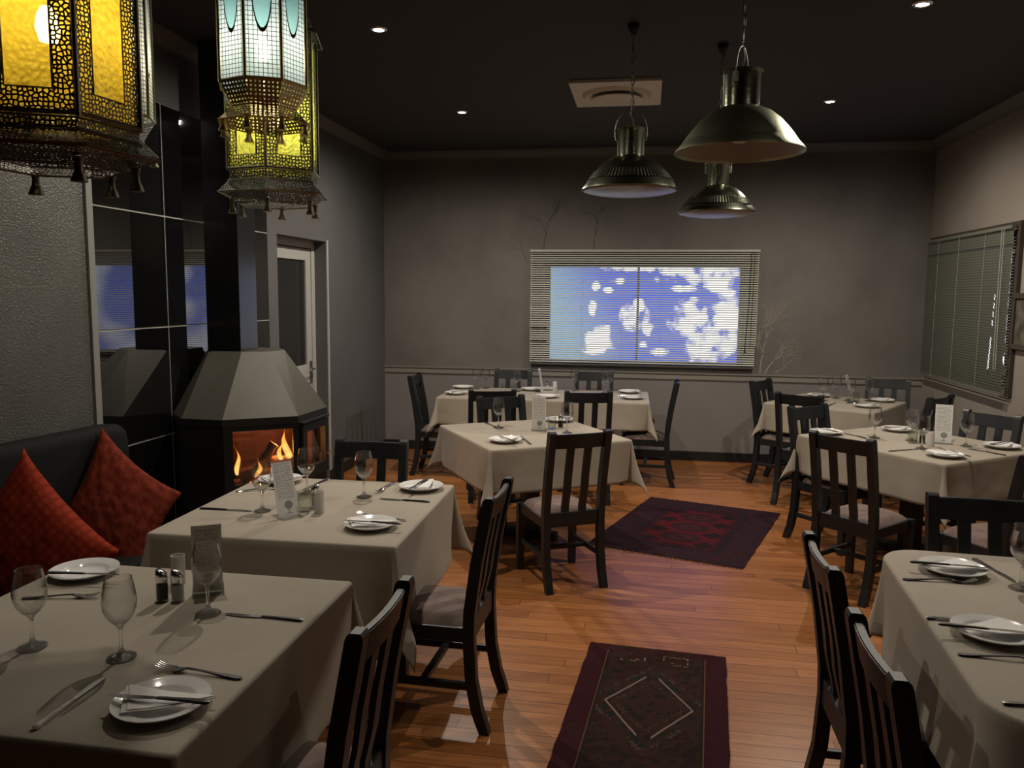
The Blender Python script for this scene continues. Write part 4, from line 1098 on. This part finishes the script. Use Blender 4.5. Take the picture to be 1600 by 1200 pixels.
# local: y runs along partition, x outward into room
bm = bmesh.new(); prof = [(.012, .46), (.155, .46), (.150, .70), (.135, .98), (.125, 1.02), (.095, 1.045), (.05, 1.045), (.012, 1.03)]
loft(bm, [[(x_ * k + .012 * (1 - k), y_, .46 + (z_ - .46) * kz) for x_, z_ in prof] for (y_, k, kz) in ((-6.2, 1, 1), (-.05, 1, 1), (.02, .98, .985), (.06, .9, .95), (.085, .7, .88))])
obj('backrest', bm, m_bench, bq, True, 50)
bm = bmesh.new(); box(bm, .012, .62, -6.2, .07, .34, .47, .03); obj('seat', bm, m_bench, bq, True, 50)
bm = bmesh.new(); box(bm, .012, .56, -6.2, .05, 0, .34, .0); obj('plinth', bm, m_stove, bq)
def cushion_mat(name, c1, c2, dots):
    m, t, b = mat(name); b.inputs['Roughness'].default_value = .9; b.inputs['Specular IOR Level'].default_value = .1
    N = t.nodes; Lk = t.links; uv = N.new('ShaderNodeUVMap')
    if dots:
        v_ = N.new('ShaderNodeTexVoronoi'); v_.voronoi_dimensions = '2D'; v_.inputs['Scale'].default_value = 16; v_.inputs['Randomness'].default_value = .25
        Lk.new(uv.outputs[0], v_.inputs['Vector']); src = v_.outputs['Distance']; p0, p1 = .28, .42
    else:
        v_ = N.new('ShaderNodeTexNoise'); v_.inputs['Scale'].default_value = 14; v_.inputs['Detail'].default_value = 8; Lk.new(uv.outputs[0], v_.inputs['Vector']); src = v_.outputs[0]; p0, p1 = .40, .62
    r = N.new('ShaderNodeValToRGB'); r.color_ramp.elements[0].position = p0; r.color_ramp.elements[1].position = p1
    r.color_ramp.elements[0].color = (*c1, 1); r.color_ramp.elements[1].color = (*c2, 1); Lk.new(src, r.inputs[0]); Lk.new(r.outputs[0], b.inputs['Base Color'])
    n2 = N.new('ShaderNodeTexNoise'); n2.inputs['Scale'].default_value = 90; Lk.new(uv.outputs[0], n2.inputs['Vector']); bp = N.new('ShaderNodeBump'); bp.inputs['Strength'].default_value = .4; bp.inputs['Distance'].default_value = .003
    Lk.new(n2.outputs[0], bp.inputs['Height']); Lk.new(bp.outputs[0], b.inputs['Normal']); return m
def cushion(T_, e1, e2, thick, m, label, seed):
    # T_ a corner, e1/e2 edge vectors
    T_, e1, e2 = Vector(T_), Vector(e1), Vector(e2); nrm = e1.cross(e2).normalized(); n = 34
    ctr = T_ + e1 / 2 + e2 / 2
    bm = bmesh.new(); uvl = bm.loops.layers.uv.new('UVMap'); sides = []
    for sgn in (1, -1):
        g_ = []
        for j in range(n + 1):
            row = []
            for i in range(n + 1):
                u = -1 + 2 * i / n; v_ = -1 + 2 * j / n
                pin = 1 - .15 * (1 - abs(v_) ** 2.0) * abs(u) ** 3; pin2 = 1 - .15 * (1 - abs(u) ** 2.0) * abs(v_) ** 3
                p = ctr - ctr + e1 * (u * pin / 2) + e2 * (v_ * pin2 / 2)
                h = thick * ((1 - u * u) * (1 - v_ * v_)) ** .42
                dcor = min(math.hypot(abs(u) - 1, abs(v_) - 1), 1)
                wr = .010 * noise.noise(Vector((u * 4 + seed, v_ * 4, sgn))) * (1 - dcor * .6) + .006 * noise.noise(Vector((u * 9, v_ * 9 + seed, 2)))
                edge = (1 - u ** 8) * (1 - v_ ** 8)
                row.append(bm.verts.new(p + nrm * (sgn * h + wr * edge)))
            g_.append(row)
        for j in range(n):
            for i in range(n):
                f = bm.faces.new((g_[j][i], g_[j][i + 1], g_[j + 1][i + 1], g_[j + 1][i]))
                for lp, (a, b) in zip(f.loops, ((i, j), (i + 1, j), (i + 1, j + 1), (i, j + 1))): lp[uvl].uv = (a / n, b / n)
    bmesh.ops.remove_doubles(bm, verts=bm.verts, dist=.0015)
    o = obj('throw_cushion', bm, m, None, True); o.location = ctr
    return tag(o, label, 'cushion', 'red scatter cushions on the banquette')
cushion((-2.76, 3.68, 1.05), (.46, -.03, -.32), (-.08, -.27, -.45), .075, cushion_mat('rust_red_weave', (.125, .017, .009), (.20, .036, .018), False), 'plain rust-red cushion leaning on the banquette beside the tiled wall', 1)
cushion((-2.52, 2.88, 1.10), (.40, .04, -.43), (-.30, -.14, -.42), .10, cushion_mat('dotted_orange_red', (.25, .030, .012), (.18, .019, .008), True), 'orange-red dotted cushion at the left frame edge on the banquette', 4)

# ------------------------------------------------------------------ FIREPLACE
fp = thing('fireplace', 'black steel faceted wood-burning fireplace with sloping hood on the left wall', 'fireplace', (0, 0, 0))
ZB = 1.0; ZT = 1.372
pb = [(-2.872, 4.50), (-2.69, 4.29), (-2.43, 4.29), (-2.07, 4.538), (-2.053, 4.939), (-2.25, 5.25), (-2.60, 5.36), (-2.872, 5.15)]
pt_ = [(-2.80, 4.79), (-2.735, 4.695), (-2.49, 4.652), (-2.355, 4.75), (-2.335, 4.93), (-2.42, 5.05), (-2.62, 5.10), (-2.80, 5.0)]
bm = bmesh.new(); loft(bm, [[(x, y, ZB) for x, y in pb], [(x, y, ZT) for x, y in pt_]]); obj('hood', bm, m_hood, fp)
def inset(poly, k, c=(-2.45, 4.82)): return [(c[0] + (x - c[0]) * k, c[1] + (y - c[1]) * k) for x, y in poly]
bm = bmesh.new(); loft(bm, [[(x, y, z) for x, y in inset(pb, 1.0)] for z in (.955, ZB - .001)]); obj('top_band', bm, m_stove, fp)
# body walls: openings in the diagonal facet (2-3) and a door on the facet 3-4
bm = bmesh.new(); body = inset(pb, .985); z0, z1 = .30, .955
def wallpanel(bm, a, b, z0, z1, thick=.012, f0=0, f1=1):
    a, b = Vector(a), Vector(b); d = b - a; nrm = Vector((d.y, -d.x)).normalized() * thick
    p, q = a + d * f0, a + d * f1
    loft(bm, [[(p.x, p.y, z), (q.x, q.y, z), (q.x - nrm.x, q.y - nrm.y, z), (p.x - nrm.x, p.y - nrm.y, z)] for z in (z0, z1)])
OZ0, OZ1 = .60, .925
for i in range(len(body)):
    a, b = body[i], body[(i + 1) % len(body)]
    if i == 2:
        wallpanel(bm, a, b, z0, OZ0); wallpanel(bm, a, b, OZ1, z1); wallpanel(bm, a, b, OZ0, OZ1, f0=0, f1=.12); wallpanel(bm, a, b, OZ0, OZ1, f0=.93, f1=1)
    elif i == 3:
        wallpanel(bm, a, b, z0, .66); wallpanel(bm, a, b, .89, z1); wallpanel(bm, a, b, .66, .89, f0=0, f1=.2); wallpanel(bm, a, b, .66, .89, f0=.85, f1=1)
    else: wallpanel(bm, a, b, z0, z1)
obj('body', bm, m_stove, fp)
bm = bmesh.new(); loft(bm, [[(x, y, z) for x, y in inset(pb, .9)] for z in (0, .30)]); obj('plinth', bm, m_stove, fp)
bm = bmesh.new(); loft(bm, [[(x, y, z) for x, y in inset(pb, .95)] for z in (.54, .57)]); obj('hearth', bm, m_brick, fp)
bm = bmesh.new()
cl = inset(pb, .93)
for i in (5, 6, 7, 0, 1): wallpanel(bm, cl[i], cl[(i + 1) % 8], .57, .95, .03)
obj('firebrick_lining', bm, m_brick, fp)
def facet_pt(i, f, off, z):
    a, b = Vector(body[i]), Vector(body[i + 1]); d = b - a; n_ = Vector((d.y, -d.x)).normalized(); p = a + d * f + n_ * off; return (p.x, p.y, z)
def facet_box(bm, i, f0, f1, o0, o1, z0, z1):
    loft(bm, [[facet_pt(i, f0, o0, z), facet_pt(i, f1, o0, z), facet_pt(i, f1, o1, z), facet_pt(i, f0, o1, z)] for z in (z0, z1)])
bm = bmesh.new(); facet_box(bm, 2, .12, .93, -.008, -.004, OZ0, OZ1); obj('fire_glass', bm, m_pane, fp)
dd = bmesh.new()
for (f0, f1, za, zb) in ((.06, .96, .585, .66), (.06, .96, .89, .935), (.06, .2, .66, .89), (.85, .96, .66, .89)): facet_box(dd, 3, f0, f1, .0, .022, za, zb)
dor = obj('door', dd, m_stove, fp)
bm = bmesh.new(); facet_box(bm, 3, .2, .85, .004, .008, .66, .89); obj('door_glass', bm, m_pane, dor)
bm = bmesh.new(); tube(bm, [facet_pt(3, .93, .02, .70), facet_pt(3, .95, .06, .71), facet_pt(3, .96, .065, .66), facet_pt(3, .97, .06, .60), facet_pt(3, .98, .05, .55)], .006, 8); obj('door_handle', bm, m_chrome, dor)
bm = bmesh.new(); facet_box(bm, 3, .03, .97, .0, .03, .945, .957); obj('lintel_bar', bm, m_stove, fp)
bm = bmesh.new(); box(bm, -2.74, -2.515, 4.69, 4.92, ZT - .01, ZC, .003); obj('flue', bm, m_flue, fp)
# logs

def log(name, a, b, r, lab, m=m_log):
    bm = bmesh.new(); n = 8; a, b = Vector(a), Vector(b)
    pts = [a.lerp(b, i / n) + Vector((0, 0, .004 * math.sin(i * 2))) for i in range(n + 1)]
    tube(bm, pts, [r * (1 + .12 * math.sin(i * 1.7)) for i in range(n + 1)], 10)
    o = obj(name, bm, m, None, True, 50); return tag(o, lab, 'log', 'logs burning in the fireplace')
log('firewood_log', (-2.45, 4.52, .605), (-2.16, 4.76, .615), .034, 'lowest burning log along the front of the fireplace')
log('firewood_log', (-2.34, 4.72, .66), (-2.13, 4.66, .69), .040, 'thick log lying level under the tall flame')
log('firewood_log', (-2.40, 4.60, .60), (-2.29, 4.66, .80), .030, 'leaning split log standing up in the fire')
log('firewood_log', (-2.55, 4.62, .60), (-2.38, 4.78, .62), .030, 'small log at the dim back left of the fire')
tag(obj('ember_bed', (lambda b: (lathe(b, [(0, .585), (.12, .58), (.2, .572), (.2, .571)], 20, -2.3, 4.72), b)[1])(bmesh.new()), m_ember), 'glowing ember bed under the logs in the fireplace', 'embers', None, 'stuff')
def flame_mat():
    m, t, b = mat('flame'); out = t.nodes['Material Output']; t.nodes.remove(b); N = t.nodes; Lk = t.links
    em = N.new('ShaderNodeEmission'); tr = N.new('ShaderNodeBsdfTransparent'); ms = N.new('ShaderNodeMixShader')
    lw = N.new('ShaderNodeLayerWeight'); lw.inputs[0].default_value = .5
    tc = N.new('ShaderNodeTexCoord'); sx = N.new('ShaderNodeSeparateXYZ'); Lk.new(tc.outputs['Generated'], sx.inputs[0])
    r = N.new('ShaderNodeValToRGB'); e = r.color_ramp.elements
    e[0].position = 0; e[0].color = (1, .55, .16, 1); e[1].position = 1; e[1].color = (1, .16, .02, 1)
    k = e.new(.45); k.color = (1, .42, .08, 1); Lk.new(sx.outputs[2], r.inputs[0]); Lk.new(r.outputs[0], em.inputs[0]); em.inputs[1].default_value = 2.6
    nz = N.new('ShaderNodeTexNoise'); nz.inputs['Scale'].default_value = 22; Lk.new(tc.outputs['Object'], nz.inputs['Vector'])
    inv = N.new('ShaderNodeMath'); inv.operation = 'SUBTRACT'; inv.inputs[0].default_value = 1; Lk.new(lw.outputs['Facing'], inv.inputs[1])
    pw = N.new('ShaderNodeMath'); pw.operation = 'POWER'; pw.inputs[1].default_value = 1.6; Lk.new(inv.outputs[0], pw.inputs[0])
    ml = N.new('ShaderNodeMath'); ml.operation = 'MULTIPLY'; Lk.new(pw.outputs[0], ml.inputs[0]); Lk.new(nz.outputs[0], ml.inputs[1])
    Lk.new(ml.outputs[0], ms.inputs[0]); Lk.new(tr.outputs[0], ms.inputs[1]); Lk.new(em.outputs[0], ms.inputs[2]); Lk.new(ms.outputs[0], out.inputs[0]); return m
m_flame = flame_mat()
def flame(x, y, z, h, r, lean, lab, sd):
    bm = bmesh.new(); secs = []; n = 14
    for i in range(n + 1):
        f = i / n; rr = r * (math.sin(PI * min(1, f * 1.1 + .12)) ** .8) * (1 - f) ** .55 + .0006
        cx = x + lean * f + .012 * math.sin(f * 6 + sd); cy = y + .008 * math.cos(f * 5 + sd)
        secs.append([(cx + rr * math.cos(a) * .8 - x, cy + rr * math.sin(a) * .6 - y, h * f) for a in [2 * PI * k / 12 for k in range(12)]])
    loft(bm, secs); o = obj('flame', bm, m_flame, None, True); o.location = (x, y, z); return tag(o, lab, 'flame', 'flames in the fireplace')
flame(-2.20, 4.66, .69, .23, .040, -.02, 'tallest bright flame at the right of the fire', 1)
flame(-2.235, 4.63, .69, .15, .026, .01, 'narrow flame just left of the tallest flame', 2)
flame(-2.14, 4.66, .67, .13, .032, .01, 'short white-hot flame at the right corner of the fire', 3)
flame(-2.46, 4.52, .62, .19, .026, -.02, 'thin dim flame at the left of the fire', 4)
flame(-2.36, 4.55, .60, .13, .030, .03, 'low flame before the leaning log', 5)
flame(-2.29, 4.56, .58, .11, .026, .05, 'small flame licking under the level log', 6)
fl = bpy.data.lights.new('fire_light', 'POINT'); fl.energy = FIRE_W; fl.color = (1, .38, .10); fl.shadow_soft_size = .05
fo = bpy.data.objects.new('fire_light', fl); C.objects.link(fo); fo.location = (-2.28, 4.70, .78)

# ------------------------------------------------------------------ PENDANTS
def chain(bm, x, y, z0, z1, r=.0022, L_=.03, amp=.0):
    z = z0; k = 0
    while z < z1:
        pts = []
        for i in range(13):
            a = 2 * PI * i / 12; lx = .0075 * math.cos(a); lz = L_ * .62 * math.sin(a)
            pts.append((x + (lx if k % 2 else 0), y + (0 if k % 2 else lx), z + L_ / 2 + lz))
        tube(bm, pts, r, 5, False); z += L_; k += 1
def pendant(x, y, zr, D, rz, label, ribs):
    s_ = D / .557
    t = thing('pendant_lamp', label, 'pendant lamp', (x, y, zr), rz, 'unlit industrial pendant lamps')
    bm = bmesh.new(); lathe(bm, [(r * s_, z * s_) for r, z in [(.080, .186), (.082, .19), (.10, .182), (.135, .165), (.175, .132), (.205, .098), (.228, .068), (.240, .050), (.250, .036), (.272, .012), (.2785, .0), (.276, -.003), (.268, .010), (.246, .034), (.225, .062), (.17, .128), (.10, .176), (.0, .176)]], 56); obj('shade', bm, m_pend if ribs else m_pend2, t, True, 50)
    bm = bmesh.new(); lathe(bm, [(r * s_, z * s_) for r, z in [(.078, .186), (.077, .20), (.079, .32), (.084, .338), (.086, .342), (.07, .345), (.0, .345)]], 40); obj('neck', bm, m_pend, t, True, 50)
    if ribs:
        bm = bmesh.new(); n = 150
        def rg(r, z, k): return [((r + (k if i % 2 else 0)) * s_ * math.cos(2 * PI * i / n), (r + (k if i % 2 else 0)) * s_ * math.sin(2 * PI * i / n), z * s_) for i in range(n)]
        loft(bm, [rg(.268, .0, .003), rg(.262, -.008, .003), rg(.20, -.022, .002), rg(.08, -.030, .001)]); obj('ribbed_lens', bm, m_lens, t, True, 30)
        bm = bmesh.new(); loft(bm, [rg(.208, .098, .004), rg(.243, .050, .004)], False); obj('ribbed_band', bm, m_pend, t)
    else:
        bm = bmesh.new(); lathe(bm, [(r * s_, z * s_) for r, z in [(.266, .008), (.244, .032), (.222, .058), (.165, .124), (.095, .172), (.0, .174)]], 48); obj('reflector', bm, m_pendin, t, True)
        bm = bmesh.new(); lathe(bm, [(0, .04), (.03, .045), (.045, .07), (.04, .10), (.02, .13), (.02, .17)], 20); obj('bulb', bm, m_candle, t, True)
    bm = bmesh.new()
    for sg in (-1, 1):
        bm = bmesh.new(); box(bm, sg * .082 * s_ - .008, sg * .082 * s_ + .008, -.012, .012, .28 * s_, .325 * s_, .002)
        obj('bracket', bm, m_brass, t)
    bm = bmesh.new(); pts = []
    for i in range(17):
        a = PI * i / 16; pts.append((.092 * s_ * math.cos(a) * (1 if abs(math.cos(a)) > .3 else 1), 0, .30 * s_ + .145 * s_ * math.sin(a) ** .8))
    tube(bm, pts, .0035, 7); obj('bail', bm, m_chain, t)
    bm = bmesh.new(); chain(bm, 0, 0, .44 * s_, ZC - zr - .06); obj('chain', bm, m_chain, t)
    bm = bmesh.new(); h0, h1 = .34 * s_, ZC - zr - .02; n = 22
    tube(bm, [(.010 * math.sin(i * 1.3) + .004, .008 * math.cos(i * 1.1), h0 + (h1 - h0) * i / n) for i in range(n + 1)], .0028, 6); obj('cord', bm, m_chain, t)
    bm = bmesh.new(); lathe(bm, [(0, ZC - zr - .065), (.012, ZC - zr - .06), (.028, ZC - zr - .03), (.034, ZC - zr), (0, ZC - zr)], 20); obj('ceiling_hook_cup', bm, m_stove, t, True)
pendant(-.112, 4.765, 2.352, .557, R(5), 'left aluminium pendant lamp with ribbed rim hanging below the ceiling vent', True)
pendant(.418, 5.20, 2.262, .480, R(3), 'smallest farthest aluminium pendant lamp, lowest of the three', True)
pendant(.382, 3.70, 2.372, .557, R(68), 'largest nearest aluminium pendant lamp with smooth shade at the right', False)

# ------------------------------------------------------------------ LANTERNS
def uvquad(bm, uvl, pts, uvs):
    vs = [bm.verts.new(p) for p in pts]; f = bm.faces.new(vs)
    for lp, q in zip(f.loops, uvs): lp[uvl].uv = q
    return f
def lantern(x, y, zb, n, Rv, a0, H, kind, label, m_metal, m_lace, m_p, power, col, bulb_h, ks=1.0):
    """zb: height of the body's lower edge; Rv: corner radius; a0: angle of first corner; H body height."""
    t = thing('moroccan_lantern', label, 'lantern', (x, y, zb), 0, 'pierced metal Moroccan lanterns')
    def cr(k, r): a = a0 + 2 * PI * k / n; return Vector((r * math.cos(a), r * math.sin(a), 0))
    side = 2 * Rv * math.sin(PI / n)
    bm = bmesh.new()
    for k in range(n):
        p = cr(k, Rv); tube(bm, [(p.x, p.y, -.004), (p.x, p.y, H + .004)], .0045, 6)
        q = cr(k + 1, Rv)
        for z in (0, H): tube(bm, [(p.x, p.y, z), (q.x, q.y, z)], .004, 6)
    obj('frame', bm, m_metal, t)
    for k in range(n):
        p, q = cr(k, Rv - .002), cr(k + 1, Rv - .002)
        def at(u, z, off=0):
            w_ = p.lerp(q, .5 + u / side); c_ = ((p + q) / 2).normalized() * off
            return (w_.x + c_.x, w_.y + c_.y, z)
        if kind == 'lace':
            fw, fz = side * .25, .036
            bm = bmesh.new(); uvl = bm.loops.layers.uv.new('UVMap')
            for (u0, u1, za, zc) in ((-side / 2, side / 2, 0, fz), (-side / 2, side / 2, H - fz, H), (-side / 2, -side / 2 + fw, fz, H - fz), (side / 2 - fw, side / 2, fz, H - fz)):
                uvquad(bm, uvl, [at(u0, za), at(u1, za), at(u1, zc), at(u0, zc)], [(u0 + k, za), (u1 + k, za), (u1 + k, zc), (u0 + k, zc)])
            obj('pierced_panel', bm, m_lace, t)
            bm = bmesh.new(); cs = [at(-side / 2 + fw, fz, .001), at(side / 2 - fw, fz, .001), at(side / 2 - fw, H - fz, .001), at(-side / 2 + fw, H - fz, .001)]
            for i in range(4): tube(bm, [cs[i], cs[(i + 1) % 4]], .0014, 5)
            obj('pane_border', bm, m_metal, t)
            bm = bmesh.new(); uvl = bm.loops.layers.uv.new('UVMap')
            u0, u1 = -side / 2 + .004, side / 2 - .004
            uvquad(bm, uvl, [at(u0, .004, -.006), at(u1, .004, -.006), at(u1, H - .004, -.006), at(u0, H - .004, -.006)], [(u0, 0), (u1, 0), (u1, H), (u0, H)])
            obj('glass_pane', bm, m_p, t)
        else:
            bm = bmesh.new(); uvl = bm.loops.layers.uv.new('UVMap'); u0, u1 = -side / 2 + .003, side / 2 - .003
            uvquad(bm, uvl, [at(u0, .002), at(u1, .002), at(u1, H), at(u0, H)], [(u0, 0), (u1, 0), (u1, H), (u0, H)])
            obj('glass_pane', bm, m_p, t)
    # lower mouldings: list of (r0,z0,r1,z1)
    def ring(name, r0, z0, r1, z1, m, sag=0):
        bm = bmesh.new(); uvl = bm.loops.layers.uv.new('UVMap')
        for k in range(n):
            a, b, c, d = cr(k, r0), cr(k + 1, r0), cr(k + 1, r1), cr(k, r1); L_ = math.hypot(r1 - r0, z1 - z0)
            s0, s1 = r0 / Rv * side / 2, r1 / Rv * side / 2
            uvquad(bm, uvl, [(a.x, a.y, z0), (b.x, b.y, z0), (c.x, c.y, z1), (d.x, d.y, z1)], [(-s0 + k, 0), (s0 + k, 0), (s1 + k, L_), (-s1 + k, L_)])
        for k in range(n):
            for (r_, z_) in ((r0, z0), (r1, z1)):
                p, q = cr(k, r_), cr(k + 1, r_); tube(bm, [(p.x, p.y, z_), (q.x, q.y, z_)], .0022, 5)
        for f in bm.faces:
            if len(f.verts) == 4 and f.calc_area() > .0006: f.material_index = 0
            else: f.material_index = 1
        return obj(name, bm, [m, m_metal], t)
    if kind == 'lace':
        ring('lower_band', Rv * .97, -.006, Rv * .97, -.036 * ks, m_lace)
        ring('skirt', Rv * 1.0, -.040 * ks, Rv * 1.22, -.078 * ks, m_lace)
        ring('base_ring', Rv * 1.12, -.080 * ks, Rv * .80, -.112 * ks, m_lace)
        fr, fz0, fl_ = Rv * .92, -.102 * ks, .04
    else:
        ring('lower_taper', Rv, -.004, Rv * .74, -.058, m_lace)
        ring('skirt', Rv * .74, -.060, Rv * 1.06, -.098, m_lace)
        fr, fz0, fl_ = Rv * .95, -.092, .035
    ring('upper_skirt', Rv * 1.14, H - .012, Rv * .95, H + .03, m_lace)
    ring('roof', Rv * .95, H + .03, Rv * .42, H + .13, m_lace)
    bm = bmesh.new(); lathe(bm, [(Rv * .42, H + .13), (Rv * .40, H + .16), (Rv * .30, H + .20), (Rv * .1, H + .235), (.008, H + .25), (.012, H + .265), (0, H + .28)], n * 2); obj('dome', bm, m_metal, t, True, 40)
    for k in range(n):   # little bell-shaped feet hanging from the skirt corners
        p = cr(k, fr); bm = bmesh.new()
        lathe(bm, [(.0, fz0 + .004), (.009, fz0), (.006, fz0 - fl_ * .25), (.007, fz0 - fl_ * .55), (.013, fz0 - fl_ * .92), (.013, fz0 - fl_), (0, fz0 - fl_)], 10, p.x, p.y); obj('foot', bm, m_metal, t, True, 40)
    bm = bmesh.new(); chain(bm, 0, 0, H + .27, ZC - zb - .01, .0022, .03); obj('chain', bm, m_metal, t)
    bm = bmesh.new(); lathe(bm, [(0, ZC - zb - .03), (.02, ZC - zb - .02), (.03, ZC - zb), (0, ZC - zb)], 16); obj('ceiling_cup', bm, m_metal, t)
    bm = bmesh.new(); lathe(bm, [(0, bulb_h - .03), (.014, bulb_h - .026), (.02, bulb_h - .005), (.016, bulb_h + .018), (.009, bulb_h + .03), (0, bulb_h + .031)], 16); obj('bulb', bm, m_bulb, t, True)
    bm = bmesh.new(); lathe(bm, [(.0, bulb_h + .03), (.012, bulb_h + .03), (.014, bulb_h + .07), (.0, bulb_h + .072)], 12); tube(bm, [(0, 0, bulb_h + .07), (0, 0, H + .22)], .003, 6); obj('lamp_holder', bm, m_metal, t)
    ld = bpy.data.lights.new('lantern_light', 'POINT'); ld.energy = power; ld.color = col; ld.shadow_soft_size = .02
    lo = bpy.data.objects.new('lantern_light', ld); C.objects.link(lo); lo.location = (x, y, zb + bulb_h)
# view direction helper for the hexagons' turn is baked in as plain angles
lantern(-1.018, 1.272, 2.032, 6, .14, R(-51.5 + 15), .40, 'lace', 'large amber lantern with pierced bronze panels at the top left corner', m_bronze, m_lace_bz, m_amber, LANTERN_W['amber'], (1, .80, .45), .165, .66)
lantern(-1.117, 2.318, 2.106, 6, .14, R(-64.6 - 10 + 1), .40, 'lace', 'lime green lantern with pierced silver panels, behind the pale blue one', m_brass, m_lace_sv, m_green, LANTERN_W['green'], (.95, 1, .75), .15, .86)
lantern(-1.036, 2.098, 2.297, 8, .119, R(-63.7 + 22.5), .42, 'grid', 'pale blue glass lantern with gilt base at the top centre left', m_gold, m_lace_gd, m_bluep, LANTERN_W['blue'], (.74, .89, 1), .10)
lantern(-1.503, 2.101, 2.234, 8, .119, R(-54 + 10), .42, 'grid', 'milky white lantern mostly hidden behind the amber lantern', m_brass, m_lace_wh, m_whitep, LANTERN_W['white'], (.92, 1, .95), .16)
